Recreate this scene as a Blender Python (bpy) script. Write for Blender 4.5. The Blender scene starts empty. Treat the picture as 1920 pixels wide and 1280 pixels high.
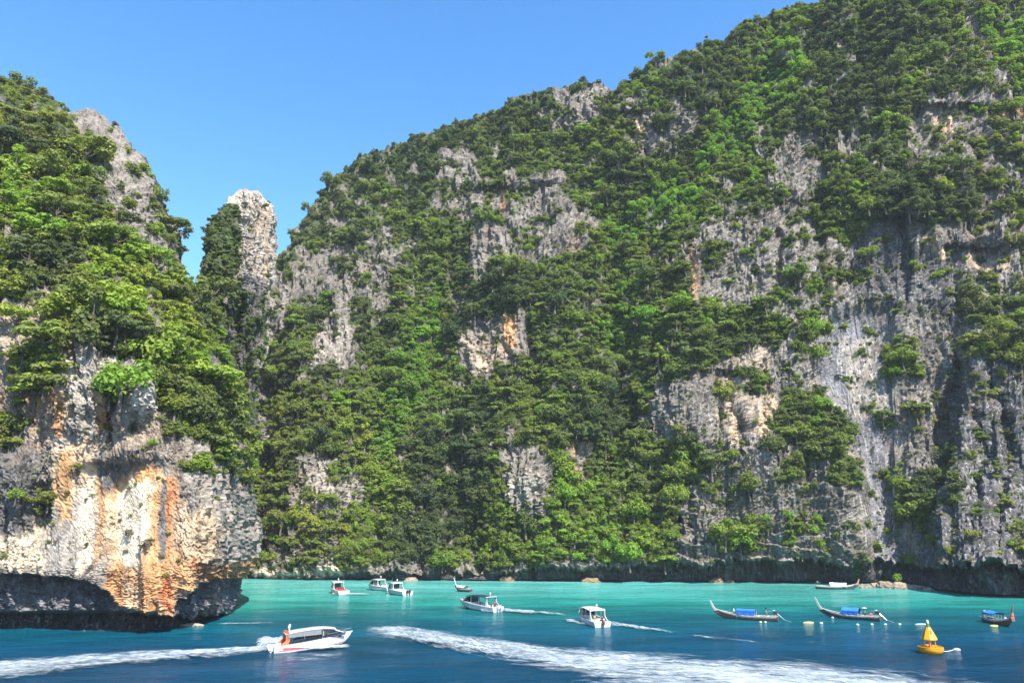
import bpy, bmesh, math, random
import numpy as np
from mathutils import Vector, Matrix

SC = bpy.context.scene
COL = SC.collection
R = math.radians

# ------------------------------------------------------------------ camera, sky, sun, exposure
CAM_H = 18.0                      # the picture is taken from the deck of a ship
FPX = 1387.0                      # focal length in pixels of the 1920 px wide photograph
PITCH = math.atan(340.0 / FPX)
CP, SP = math.cos(PITCH), math.sin(PITCH)
cam_d = bpy.data.cameras.new('camera')
cam = bpy.data.objects.new('camera', cam_d)
COL.objects.link(cam)
cam.location = (0, 0, CAM_H)
cam.rotation_euler = (R(90) + PITCH, 0, 0)
cam_d.sensor_width = 36.0
cam_d.lens = FPX / 1920 * 36.0
cam_d.clip_start = 0.5
cam_d.clip_end = 30000
SC.camera = cam

SUN_EL, SUN_AZ = R(50), R(30)     # sun behind the camera, over its right shoulder
sun_dir = Vector((math.sin(SUN_AZ) * math.cos(SUN_EL), -math.cos(SUN_AZ) * math.cos(SUN_EL), math.sin(SUN_EL)))
W = bpy.data.worlds.new('World')
SC.world = W
W.use_nodes = True
nt = W.node_tree
nt.nodes.clear()
sky = nt.nodes.new('ShaderNodeTexSky')
sky.sky_type = 'NISHITA'
sky.sun_disc = False
sky.sun_elevation = SUN_EL
sky.sun_rotation = math.pi - SUN_AZ
sky.altitude = 0
sky.air_density = 1.0
sky.dust_density = 0.35
sky.ozone_density = 2.0
hsv = nt.nodes.new('ShaderNodeHueSaturation')
hsv.inputs['Saturation'].default_value = 1.3
bg = nt.nodes.new('ShaderNodeBackground')
bg.inputs['Strength'].default_value = 0.138
wo = nt.nodes.new('ShaderNodeOutputWorld')
nt.links.new(sky.outputs[0], hsv.inputs['Color'])
nt.links.new(hsv.outputs[0], bg.inputs[0])
nt.links.new(bg.outputs[0], wo.inputs[0])
sun_d = bpy.data.lights.new('sun', 'SUN')
sun_d.energy = 5.0
sun_d.angle = R(0.5)
sun_d.color = (1.0, 0.94, 0.85)
sun = bpy.data.objects.new('sun', sun_d)
COL.objects.link(sun)
sun.rotation_euler = sun_dir.to_track_quat('Z', 'Y').to_euler()
sun.location = (60, -80, 200)
SC.view_settings.view_transform = 'Standard'
SC.view_settings.look = 'None'
SC.view_settings.exposure = 1.32
SC.view_settings.gamma = 1.0
SC.view_settings.use_curve_mapping = False
SC.render.engine = 'CYCLES'
SC.cycles.use_denoising = True
SC.cycles.max_bounces = 5
SC.cycles.diffuse_bounces = 3
SC.cycles.glossy_bounces = 2
SC.cycles.transmission_bounces = 2
SC.cycles.transparent_max_bounces = 8
SC.cycles.sample_clamp_indirect = 6.0

# ------------------------------------------------------------------ small helpers
def ray(px, py):
    """direction of a line of sight, per metre of camera depth"""
    a = (np.asarray(px, float) - 960) / FPX
    b = (640 - np.asarray(py, float)) / FPX
    return a, CP - b * SP, SP + b * CP

def ground(px, py, z=0.0):
    a, yd, zd = ray(px, py)
    t = (z - CAM_H) / zd
    return Vector((float(a * t), float(yd * t), z))

def water_row(Y):
    """picture row at which the sea at distance Y is seen"""
    s = -CAM_H / np.asarray(Y, float)
    b = (s * CP - SP) / (CP + s * SP)
    return 640 - b * FPX

def sstep(e0, e1, x):
    t = np.clip((x - e0) / (e1 - e0), 0, 1)
    return t * t * (3 - 2 * t)

_perm = np.random.RandomState(7).permutation(256)
_perm = np.concatenate([_perm, _perm, _perm])
_grad = np.random.RandomState(11).normal(size=(256, 3))
_grad /= np.linalg.norm(_grad, axis=1)[:, None]

def noise(x, y, z):
    x, y, z = np.broadcast_arrays(np.asarray(x, float), np.asarray(y, float), np.asarray(z, float))
    xi, yi, zi = np.floor(x).astype(int), np.floor(y).astype(int), np.floor(z).astype(int)
    xf, yf, zf = x - xi, y - yi, z - zi
    u, v, w = [t * t * t * (t * (t * 6 - 15) + 10) for t in (xf, yf, zf)]
    xi &= 255; yi &= 255; zi &= 255
    def g(dx, dy, dz):
        h = _perm[_perm[_perm[(xi + dx) & 255] + ((yi + dy) & 255)] + ((zi + dz) & 255)]
        q = _grad[h]
        return q[..., 0] * (xf - dx) + q[..., 1] * (yf - dy) + q[..., 2] * (zf - dz)
    def mix(p, q, t): return p + (q - p) * t
    return 1.5 * mix(mix(mix(g(0,0,0), g(1,0,0), u), mix(g(0,1,0), g(1,1,0), u), v),
                     mix(mix(g(0,0,1), g(1,0,1), u), mix(g(0,1,1), g(1,1,1), u), v), w)

def fbm(x, y, z, octv=4, gain=0.5):
    s, a, f = 0, 1.0, 1.0
    for k in range(octv):
        s = s + a * noise(x * f + 17 * k, y * f + 5 * k, z * f + 31 * k)
        a *= gain; f *= 2.03
    return s

def ridged(x, y, z, octv=3):
    s, a, f = 0, 1.0, 1.0
    for k in range(octv):
        s = s + a * (1 - 2 * np.abs(noise(x * f + 13 * k, y * f + 3 * k, z * f + 7 * k)))
        a *= 0.5; f *= 2.1
    return s

def interp(x, pts):
    p = np.array(pts, float)
    return np.interp(x, p[:, 0], p[:, 1])

def poly_mask(px, py, poly, feather=8.0):
    """1 inside the outline, 0 outside, soft over FEATHER"""
    P = np.array(poly, float)
    out = np.zeros(px.shape)
    lo, hi = P.min(0) - feather, P.max(0) + feather
    sel = (px > lo[0]) & (px < hi[0]) & (py > lo[1]) & (py < hi[1])
    if not sel.any():
        return out
    x, y = px[sel], py[sel]
    inside = np.zeros(x.shape, bool)
    d2 = np.full(x.shape, 1e12)
    for i in range(len(P)):
        a, b = P[i], P[(i + 1) % len(P)]
        e = b - a
        t = np.clip(((x - a[0]) * e[0] + (y - a[1]) * e[1]) / max(e @ e, 1e-9), 0, 1)
        d2 = np.minimum(d2, (x - a[0] - t * e[0]) ** 2 + (y - a[1] - t * e[1]) ** 2)
        c = (a[1] > y) != (b[1] > y)
        with np.errstate(divide='ignore', invalid='ignore'):
            inside ^= c & (x < (b[0] - a[0]) * (y - a[1]) / (b[1] - a[1] if b[1] != a[1] else 1e-9) + a[0])
    sd = np.sqrt(d2) * np.where(inside, 1, -1)
    out[sel] = sstep(-feather, feather, sd)
    return out

def tag(o, label=None, cat=None, group=None, kind=None):
    if label: o['label'] = label
    if cat: o['category'] = cat
    if group: o['group'] = group
    if kind: o['kind'] = kind
    return o

def empty(name, loc=(0, 0, 0), rz=0.0):
    o = bpy.data.objects.new(name, None)
    COL.objects.link(o)
    o.location = loc
    o.rotation_euler = (0, 0, rz)
    o.empty_display_size = 0.3
    return o

def mesh_np(name, V, F, smooth=False):
    """mesh from vertex array and quad (or triangle) array"""
    me = bpy.data.meshes.new(name)
    V = np.ascontiguousarray(V, dtype=np.float32)
    F = np.ascontiguousarray(F, dtype=np.int32)
    k = F.shape[1]
    me.vertices.add(len(V)); me.vertices.foreach_set('co', V.ravel())
    me.loops.add(F.size); me.loops.foreach_set('vertex_index', F.ravel())
    me.polygons.add(len(F))
    me.polygons.foreach_set('loop_start', np.arange(0, F.size, k, dtype=np.int32))
    me.polygons.foreach_set('loop_total', np.full(len(F), k, dtype=np.int32))
    me.polygons.foreach_set('use_smooth', np.full(len(F), smooth))
    me.update(calc_edges=True)
    return me

def grid_faces(nr, nc, wrap=False):
    r = np.arange(nr - 1)[:, None]
    c = np.arange(nc if wrap else nc - 1)[None, :]
    c2 = (c + 1) % nc
    return np.stack([r * nc + c, r * nc + c2, (r + 1) * nc + c2, (r + 1) * nc + c], -1).reshape(-1, 4)

def set_attr(me, name, data, kind='FLOAT'):
    a = me.attributes.new(name, kind, 'POINT')
    if kind == 'FLOAT_COLOR':
        d = np.ones((len(data), 4), np.float32); d[:, :3] = data
        a.data.foreach_set('color', d.ravel())
    elif kind == 'FLOAT_VECTOR':
        a.data.foreach_set('vector', np.asarray(data, np.float32).ravel())
    elif kind == 'INT':
        a.data.foreach_set('value', np.asarray(data, np.int32).ravel())
    else:
        a.data.foreach_set('value', np.asarray(data, np.float32).ravel())

def srgb(r, g, b):
    f = lambda c: c / 12.92 if c <= 0.04045 else ((c + 0.055) / 1.055) ** 2.4
    return np.array([f(r / 255), f(g / 255), f(b / 255)])

class Nodes:
    """thin wrapper to write node trees briefly"""
    def __init__(self, name):
        self.m = bpy.data.materials.new(name)
        self.m.use_nodes = True
        self.t = self.m.node_tree
        self.t.nodes.clear()
        self.out = self.t.nodes.new('ShaderNodeOutputMaterial')
    def n(self, typ, **kw):
        x = self.t.nodes.new(typ)
        for k, v in kw.items():
            setattr(x, k, v)
        return x
    def link(self, a, b): self.t.links.new(a, b)
    def put(self, sock, v):
        if hasattr(v, 'node') or isinstance(v, bpy.types.NodeSocket): self.link(v, sock)
        else: sock.default_value = v
    def math(self, op, a, b=None, clamp=False):
        x = self.n('ShaderNodeMath', operation=op, use_clamp=clamp)
        self.put(x.inputs[0], a)
        if b is not None: self.put(x.inputs[1], b)
        return x.outputs[0]
    def mix(self, f, a, b, blend='MIX'):
        x = self.n('ShaderNodeMix', data_type='RGBA', blend_type=blend)
        self.put(x.inputs[0], f)
        for s, v in ((x.inputs[6], a), (x.inputs[7], b)):
            if isinstance(v, (tuple, list, np.ndarray)): s.default_value = (*[float(c) for c in v[:3]], 1)
            else: self.link(v, s)
        return x.outputs[2]
    def noise(self, vec, scale, detail=4, rough=0.55, dist=0.0):
        x = self.n('ShaderNodeTexNoise')
        if vec is not None: self.link(vec, x.inputs['Vector'])
        x.inputs['Scale'].default_value = scale
        x.inputs['Detail'].default_value = detail
        x.inputs['Roughness'].default_value = rough
        x.inputs['Distortion'].default_value = dist
        return x.outputs['Fac']
    def scaled(self, vec, s, rot=(0, 0, 0)):
        x = self.n('ShaderNodeMapping')
        self.link(vec, x.inputs['Vector'])
        x.inputs['Scale'].default_value = s
        x.inputs['Rotation'].default_value = rot
        return x.outputs[0]
    def ramp(self, fac, stops):
        x = self.n('ShaderNodeValToRGB')
        self.link(fac, x.inputs[0])
        e = x.color_ramp.elements
        while len(e) < len(stops): e.new(0.5)
        for k, (p, c) in enumerate(stops):
            e[k].position = p
            e[k].color = (*[float(q) for q in c[:3]], 1) if isinstance(c, (tuple, list, np.ndarray)) else (c, c, c, 1)
        return x.outputs[0]
    def rng(self, v, a, b, c=0.0, d=1.0):
        x = self.n('ShaderNodeMapRange')
        self.link(v, x.inputs[0])
        for i, q in enumerate((a, b, c, d)): x.inputs[i + 1].default_value = q
        return x.outputs[0]
    def attr(self, name, typ='GEOMETRY'):
        return self.n('ShaderNodeAttribute', attribute_name=name, attribute_type=typ)
    def pos(self): return self.n('ShaderNodeNewGeometry').outputs['Position']
    def objco(self): return self.n('ShaderNodeTexCoord').outputs['Object']
    def bump(self, h, strength, dist, normal=None):
        x = self.n('ShaderNodeBump')
        self.link(h, x.inputs['Height'])
        x.inputs['Strength'].default_value = strength
        x.inputs['Distance'].default_value = dist
        if normal is not None: self.link(normal, x.inputs['Normal'])
        return x.outputs[0]
    def principled(self, col, rough=0.8, spec=0.3, normal=None, **kw):
        p = self.n('ShaderNodeBsdfPrincipled')
        if isinstance(col, (tuple, list, np.ndarray)): p.inputs['Base Color'].default_value = (*[float(c) for c in col[:3]], 1)
        else: self.link(col, p.inputs['Base Color'])
        self.put(p.inputs['Roughness'], rough)
        self.put(p.inputs['Specular IOR Level'], spec)
        if normal is not None: self.link(normal, p.inputs['Normal'])
        for k, v in kw.items(): self.put(p.inputs[k], v)
        return p.outputs[0]
    def done(self, sh):
        self.link(sh, self.out.inputs[0])
        return self.m

def obj(name, me, mat, parent=None):
    o = bpy.data.objects.new(name, me)
    COL.objects.link(o)
    if mat is not None and not me.materials: me.materials.append(mat)
    if parent is not None: o.parent = parent
    return o
# ------------------------------------------------------------------ rock material
def rock_material():
    N = Nodes('limestone')
    p = N.pos()
    tint = N.attr('tint').outputs['Color']
    veg = N.attr('veg').outputs['Fac']
    streak = N.attr('streak').outputs['Fac']
    big = N.noise(p, 0.09, 5, 0.6)
    fine = N.noise(p, 0.9, 5, 0.65)
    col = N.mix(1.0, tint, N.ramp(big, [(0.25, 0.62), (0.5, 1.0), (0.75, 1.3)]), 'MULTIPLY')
    col = N.mix(1.0, col, N.ramp(fine, [(0.28, 0.5), (0.48, 0.95), (0.72, 1.5)]), 'MULTIPLY')
    # vertical weathering: black and pale runs
    vs = N.scaled(p, (0.55, 0.55, 0.028))
    run = N.noise(vs, 1.0, 4, 0.6, 0.4)
    vs2 = N.scaled(p, (1.4, 1.4, 0.05))
    run2 = N.noise(vs2, 1.0, 3, 0.55, 0.3)
    dark = N.math('MULTIPLY', N.ramp(run, [(0.52, 0.0), (0.68, 1.0)]), N.math('ADD', N.math('MULTIPLY', streak, 0.75), 0.2))
    col = N.mix(dark, col, (0.045, 0.047, 0.058))
    pale = N.math('MULTIPLY', N.ramp(run2, [(0.56, 0.0), (0.68, 1.0)]), N.math('ADD', N.math('MULTIPLY', streak, 0.5), 0.12))
    col = N.mix(pale, col, (0.46, 0.45, 0.44))
    rust = N.math('MULTIPLY', N.ramp(N.noise(N.scaled(p, (0.12, 0.12, 0.035)), 1.0, 3, 0.5), [(0.6, 0.0), (0.72, 1.0)]), 0.3)
    col = N.mix(rust, col, (0.30, 0.17, 0.085))
    # joints
    vor = N.n('ShaderNodeTexVoronoi', feature='DISTANCE_TO_EDGE')
    warp = N.n('ShaderNodeVectorMath', operation='ADD')
    nz = N.n('ShaderNodeTexNoise'); N.link(p, nz.inputs['Vector']); nz.inputs['Scale'].default_value = 0.35
    sc = N.n('ShaderNodeVectorMath', operation='SCALE'); N.link(nz.outputs['Color'], sc.inputs[0]); sc.inputs[3].default_value = 3.0
    N.link(p, warp.inputs[0]); N.link(sc.outputs[0], warp.inputs[1])
    N.link(N.scaled(warp.outputs[0], (0.16, 0.16, 0.3)), vor.inputs['Vector'])
    crack = N.ramp(vor.outputs['Distance'], [(0.0, 1.0), (0.05, 0.0)])
    crack = N.math('MULTIPLY', crack, N.ramp(N.noise(p, 0.12, 2), [(0.45, 0.0), (0.6, 0.8)]))
    col = N.mix(N.math('MULTIPLY', crack, 0.6), col, (0.05, 0.047, 0.045))
    # thin soil, moss and low scrub where plants grow
    soil = N.ramp(N.noise(p, 0.7, 4, 0.6), [(0.35, (0.028, 0.045, 0.015)), (0.52, (0.052, 0.076, 0.022)), (0.7, (0.12, 0.108, 0.07))])
    vv = N.math('ADD', veg, N.math('MULTIPLY', N.math('SUBTRACT', N.noise(p, 0.45, 5, 0.7), 0.5), 1.3))
    col = N.mix(N.rng(vv, 0.42, 0.72), col, soil)
    h = N.math('ADD', N.math('MULTIPLY', fine, 0.7), N.math('MULTIPLY', run2, 0.35))
    h = N.math('SUBTRACT', h, N.math('MULTIPLY', crack, 0.4))
    b = N.bump(h, 0.9, 0.9)
    b = N.bump(N.noise(p, 2.6, 4, 0.7), 0.6, 0.35, b)
    return N.done(N.principled(col, 0.9, 0.15, b))

M_ROCK = rock_material()

# base colours of the bare stone, and painted shade for the sea notch
WARM = np.array([1.05, 1.0, 0.90])
GREY = np.array([0.175, 0.163, 0.152]); DGREY = np.array([0.10, 0.099, 0.103]); LGREY = np.array([0.31, 0.288, 0.265])
BLUEG = np.array([0.165, 0.163, 0.178]); TAN = np.array([0.30, 0.24, 0.18]); CREAM = np.array([0.62, 0.52, 0.38])
ORANGE = np.array([0.50, 0.275, 0.125]); RED = np.array([0.42, 0.16, 0.07]); PEACH = np.array([0.56, 0.40, 0.255]); BLACK = np.array([0.045, 0.045, 0.052])
NOTCH_SHADE = np.array([0.042, 0.042, 0.046])  # near-black of the shaded sea notch, put into the stone colour
GREY, LGREY, DGREY, BLUEG = GREY * WARM, LGREY * WARM, DGREY * WARM, BLUEG * np.array([1.02, 1.0, 0.97])

# ------------------------------------------------------------------ far cliff
SKY_FAR = [(-400, 640), (0, 600), (300, 580), (400, 575), (470, 525), (505, 500), (550, 470), (556, 440), (580, 405), (600, 368), (640, 322), (680, 291), (740, 272), (800, 252),
           (830, 236), (900, 219), (960, 191), (1010, 176), (1060, 166), (1090, 156), (1130, 154), (1150, 166), (1165, 147), (1190, 129), (1230, 118),
           (1270, 112), (1300, 96), (1345, 76), (1385, 51), (1430, 36), (1470, 21), (1505, 9), (1540, 4), (1560, -12), (1700, -80), (1920, -130), (2400, -170)]
FRONT_FAR = [(-400, 262), (300, 260), (460, 256), (560, 252), (800, 247), (1000, 244), (1200, 240), (1400, 237), (1600, 234), (1720, 231), (2400, 224)]
LEAN_FAR = [(-400, 0.6), (460, 0.55), (600, 0.5), (800, 0.42), (1000, 0.36), (1250, 0.30), (1450, 0.25), (1600, 0.19), (1800, 0.17), (2400, 0.17)]
LIP_FAR = [(300, 1080), (480, 1079), (640, 1073), (900, 1069), (1100, 1064), (1300, 1056), (1600, 1052), (1720, 1060), (1920, 1066), (2400, 1086)]
REC_FAR = [(300, 1.5), (560, 1.5), (640, 4.0), (1000, 5.0), (1300, 6.0), (1700, 6.0), (1760, 10.0), (2400, 10.0)]

# outlines of bare stone in the photograph: (how much grows there, outline)
ROCK_FAR = [
    (0.22, [(1290, 450), (1330, 410), (1440, 395), (1500, 372), (1560, 390), (1580, 470), (1640, 420), (1700, 405), (1760, 425), (1830, 400), (2400, 380), (2400, 1140), (1280, 1100), (1270, 960), (1300, 880), (1240, 800), (1222, 720), (1290, 700), (1350, 640), (1300, 560)]),
    (0.3, [(1440, 270), (1530, 258), (1546, 330), (1500, 378), (1440, 385)]),
    (0.25, [(1735, 185), (1850, 180), (1925, 200), (2000, 240), (1890, 310), (1770, 322), (1728, 250)]),
    (0.35, [(1800, -20), (1845, 40), (1830, 70), (1790, 30)]),
    (0.36, [(1050, 160), (1140, 152), (1152, 188), (1100, 245), (1030, 255)]),
    (0.36, [(1175, 205), (1285, 188), (1312, 232), (1270, 300), (1195, 285)]),
    (0.36, [(905, 345), (1060, 318), (1085, 410), (1122, 418), (1112, 486), (1080, 470), (980, 492), (895, 522), (880, 480)]),
    (0.2, [(865, 625), (935, 590), (985, 578), (992, 650), (925, 692), (868, 722)]),
    (0.2, [(950, 850), (1010, 818), (1032, 900), (1012, 962), (940, 962)]),
    (0.05, [(1060, 832), (1112, 820), (1112, 902), (1078, 912)]),
    (0.34, [(590, 605), (662, 575), (682, 640), (640, 702), (572, 700)]),
    (0.40, [(500, 545), (560, 468), (640, 468), (720, 440), (765, 460), (742, 560), (700, 592), (600, 565), (515, 625)]),
    (0.36, [(556, 868), (592, 840), (640, 862), (690, 885), (662, 980), (560, 982), (532, 945)]),
    (0.5, [(495, 1000), (660, 975), (640, 1062), (480, 1070)]),
    (0.10, [(1218, 730), (1300, 718), (1335, 760), (1285, 845), (1225, 825)]),
    (0.05, [(470, 1062), (650, 1062), (650, 1100), (470, 1100)]),
    (0.15, [(650, 1068), (2400, 1052), (2400, 1140), (650, 1110)]),
    (0.45, [(820, 270), (900, 290), (880, 420), (800, 410)]),
    (0.40, [(470, 560), (520, 600), (500, 800), (470, 900)]),
    (0.30, [(1000, 550), (1040, 560), (1030, 600), (1000, 590)]),
    (0.20, [(920, 650), (1000, 650), (960, 700)]),
    (0.42, [(1690, 190), (1930, 170), (2060, 420), (1770, 425), (1700, 320)]),
    (0.45, [(1780, -30), (1930, -30), (2060, 190), (1870, 180)]),
    (0.5, [(1560, 250), (1640, 240), (1640, 300), (1570, 330)]),
]
GREEN_FAR = [
    (1.0, [(1470, 742), (1510, 715), (1560, 758), (1588, 800), (1578, 850), (1530, 862), (1470, 832), (1438, 800)]),
    (0.85, [(1280, 590), (1340, 575), (1400, 575), (1480, 595), (1510, 620), (1470, 645), (1400, 650), (1330, 690), (1260, 705), (1235, 650)]),
    (0.65, [(1535, 480), (1580, 500), (1552, 640), (1500, 690), (1490, 600)]),
    (1.0, [(1512, 400), (1582, 388), (1592, 440), (1530, 452)]),
    (0.9, [(1655, 648), (1722, 652), (1732, 700), (1668, 712)]),
    (0.9, [(1810, 640), (1920, 600), (2100, 600), (2100, 690), (1830, 682)]),
    (0.55, [(1780, 560), (1830, 520), (1920, 500), (2100, 480), (2100, 620), (1800, 622)]),
    (1.0, [(1698, 902), (1742, 898), (1762, 960), (1742, 1002), (1700, 980)]),
    (0.5, [(1760, 820), (1812, 830), (1802, 970), (1760, 940)]),
    (0.9, [(1470, 978), (1502, 978), (1492, 1042), (1468, 1032)]),
    (0.6, [(1340, 990), (1432, 965), (1432, 1040), (1340, 1022)]),
    (0.8, [(1560, 850), (1602, 850), (1602, 912), (1548, 902)]),
    (0.7, [(1460, 870), (1505, 865), (1500, 905), (1465, 905)]),
    (0.9, [(1120, 850), (1200, 838), (1310, 818), (1335, 872), (1282, 922), (1252, 1000), (1130, 1052), (1098, 950)]),
    (1.0, [(1684, 1038), (1706, 1038), (1706, 1066), (1684, 1066)]),
    (0.85, [(1620, 300), (1700, 328), (1860, 328), (1850, 385), (1760, 420), (1650, 408)]),
    (0.8, [(1310, 470), (1370, 455), (1372, 495), (1320, 500)]),
    (0.75, [(1480, 445), (1530, 435), (1528, 465), (1485, 468)]),
    (0.8, [(1590, 505), (1632, 510), (1625, 540), (1595, 535)]),
    (0.8, [(1395, 700), (1432, 702), (1425, 745), (1398, 740)]),
    (0.7, [(1630, 780), (1680, 785), (1680, 800), (1635, 800)]),
    (0.6, [(1440, 545), (1500, 500), (1500, 560), (1450, 580)]),
]
TONE_FAR = [   # (brightness of the leaves, with some shading painted into dark zones; outline)
    (1.0, [(1500, 25), (1540, 60), (1470, 220), (1350, 310), (1290, 400), (1200, 440), (1125, 480), (1125, 425), (1235, 345), (1320, 250), (1400, 140)]),
    (1.0, [(820, 480), (855, 560), (852, 650), (830, 720), (790, 800), (715, 880), (690, 840), (738, 700), (792, 560)]),
    (1.0, [(1095, 620), (1160, 570), (1232, 580), (1232, 645), (1150, 690)]),
    (0.9, [(1030, 890), (1062, 885), (1080, 930), (1040, 950)]),
    (0.95, [(1825, 30), (1920, 10), (2200, 0), (2200, 150), (1900, 190)]),
    (0.8, [(640, 880), (760, 860), (720, 1020), (650, 1000)]),
    (0.7, [(900, 960), (1130, 900), (1200, 1040), (920, 1070)]),
    (0.10, [(1500, 70), (1560, 20), (1720, 20), (1640, 200), (1600, 290), (1480, 280), (1530, 140)]),  # dark foliage, with part of the slope's shading painted in
    (0.10, [(740, 262), (870, 235), (860, 340), (770, 380), (720, 340)]),
    (0.05, [(560, 440), (610, 370), (700, 290), (720, 320), (620, 440), (560, 480)]),
    (0.15, [(840, 520), (1000, 490), (990, 580), (880, 610), (830, 700)]),
    (0.10, [(1290, 100), (1400, 60), (1330, 220), (1260, 290), (1260, 160)]),
    (0.12, [(760, 830), (900, 740), (940, 820), (900, 1000), (760, 1060)]),
    (0.05, [(1110, 720), (1200, 690), (1220, 800), (1180, 840), (1120, 800)]),  # shadow in the gap between trees, painted as dark leaves
    (0.15, [(1620, 300), (1860, 320), (1850, 400), (1650, 410)]),
    (0.12, [(1300, 150), (1380, 120), (1300, 330), (1230, 330)]),
]
TINT_FAR = [
    (BLUEG, [(1560, 590), (1650, 580), (1650, 700), (1680, 900), (1690, 1060), (1620, 1060), (1615, 880), (1570, 760), (1520, 680)], 14),
    (LGREY * 0.85, [(1585, 640), (1640, 630), (1660, 790), (1600, 790)], 14),
    (GREY * 0.85, [(1640, 640), (1790, 640), (1780, 860), (1700, 980), (1690, 760)], 16),
    (DGREY, [(1600, 420), (1740, 420), (1820, 470), (1780, 600), (1600, 590)], 14),
    (DGREY, [(1795, 690), (2400, 680), (2400, 1080), (1720, 1070), (1760, 900)], 16),
    (GREY * 0.9, [(1280, 880), (1560, 860), (1615, 920), (1625, 1060), (1280, 1060)], 12),
    (TAN, [(1360, 660), (1460, 650), (1440, 760), (1380, 840), (1340, 800), (1350, 720)], 14),
    (PEACH, [(1412, 792), (1440, 742), (1462, 748), (1432, 828), (1412, 832)], 8),
    (PEACH * 0.9, [(1358, 715), (1388, 710), (1384, 830), (1362, 820)], 6),
    (ORANGE, [(1293, 465), (1304, 465), (1309, 568), (1299, 568)], 5),
    (PEACH, [(1725, 450), (1762, 445), (1765, 476), (1735, 480)], 6),
    (PEACH, [(1820, 485), (1890, 474), (1885, 502), (1825, 502)], 6),
    (ORANGE, [(1462, 120), (1488, 122), (1482, 182), (1466, 176)], 6),
    (ORANGE * 0.8, [(1862, 205), (1940, 203), (1940, 222), (1868, 222)], 6),
    (PEACH * 0.8, [(1758, 220), (1785, 216), (1782, 268), (1762, 268)], 6),
    (PEACH, [(1180, 212), (1206, 234), (1202, 252), (1184, 234)], 4),
    (ORANGE, [(944, 586), (972, 578), (972, 652), (944, 662)], 6),
    (TAN, [(868, 640), (945, 600), (950, 690), (880, 715)], 10),
    (PEACH, [(890, 680), (912, 676), (908, 700), (888, 700)], 6),
    (ORANGE * 0.7, [(940, 345), (956, 345), (956, 392), (942, 392)], 6),
    (TAN * 0.8, [(1100, 385), (1116, 385), (1116, 420), (1100, 420)], 5),
    (ORANGE * 0.85, [(1066, 835), (1080, 838), (1086, 905), (1070, 895)], 5),
    (PEACH * 0.8, [(1096, 832), (1112, 832), (1112, 900), (1096, 895)], 5),
    (TAN, [(1245, 800), (1275, 795), (1272, 830), (1245, 830)], 6),
    (TAN, [(1695, 740), (1725, 735), (1725, 762), (1700, 765)], 6),
    (LGREY * 0.9, [(575, 640), (660, 600), (650, 700), (590, 700)], 12),
    (LGREY * 0.9, [(570, 880), (690, 880), (660, 970), (570, 960)], 12),
    (CREAM * 0.9, [(478, 1066), (642, 1066), (642, 1082), (478, 1082)], 4),
    (LGREY * 0.85, [(950, 900), (1010, 880), (1000, 960), (950, 960)], 8),
    (TAN * 1.1, [(900, 1066), (1010, 1062), (1010, 1084), (900, 1084)], 4),
    (PEACH * 0.7, [(1075, 1072), (1130, 1070), (1130, 1084), (1080, 1084)], 4),
    (PEACH * 0.8, [(1330, 1075), (1378, 1073), (1378, 1084), (1330, 1084)], 3),
]

def y_far_front(px):
    return interp(px, FRONT_FAR)

def head_right(px, py):
    """how far the right-hand headland stands in front of the far cliff (metres)"""
    xe = interp(py, [(-200, 1960), (0, 1925), (400, 1850), (640, 1795), (750, 1785), (900, 1735), (1100, 1708), (1200, 1708)])
    amp = interp(py, [(-200, 6), (200, 8), (640, 14), (900, 25), (1060, 42), (1200, 47)])
    t = sstep(-60, 190, px - xe)
    return amp * (0.62 * t + 0.38 * sstep(-10, 60, px - xe))

def blob(px, py, x, y, rx, ry, rot=0.0):
    c, s = math.cos(rot), math.sin(rot)
    dx, dy = px - x, py - y
    u, v = (dx * c + dy * s) / rx, (-dx * s + dy * c) / ry
    return np.exp(-(u * u + v * v))

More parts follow.
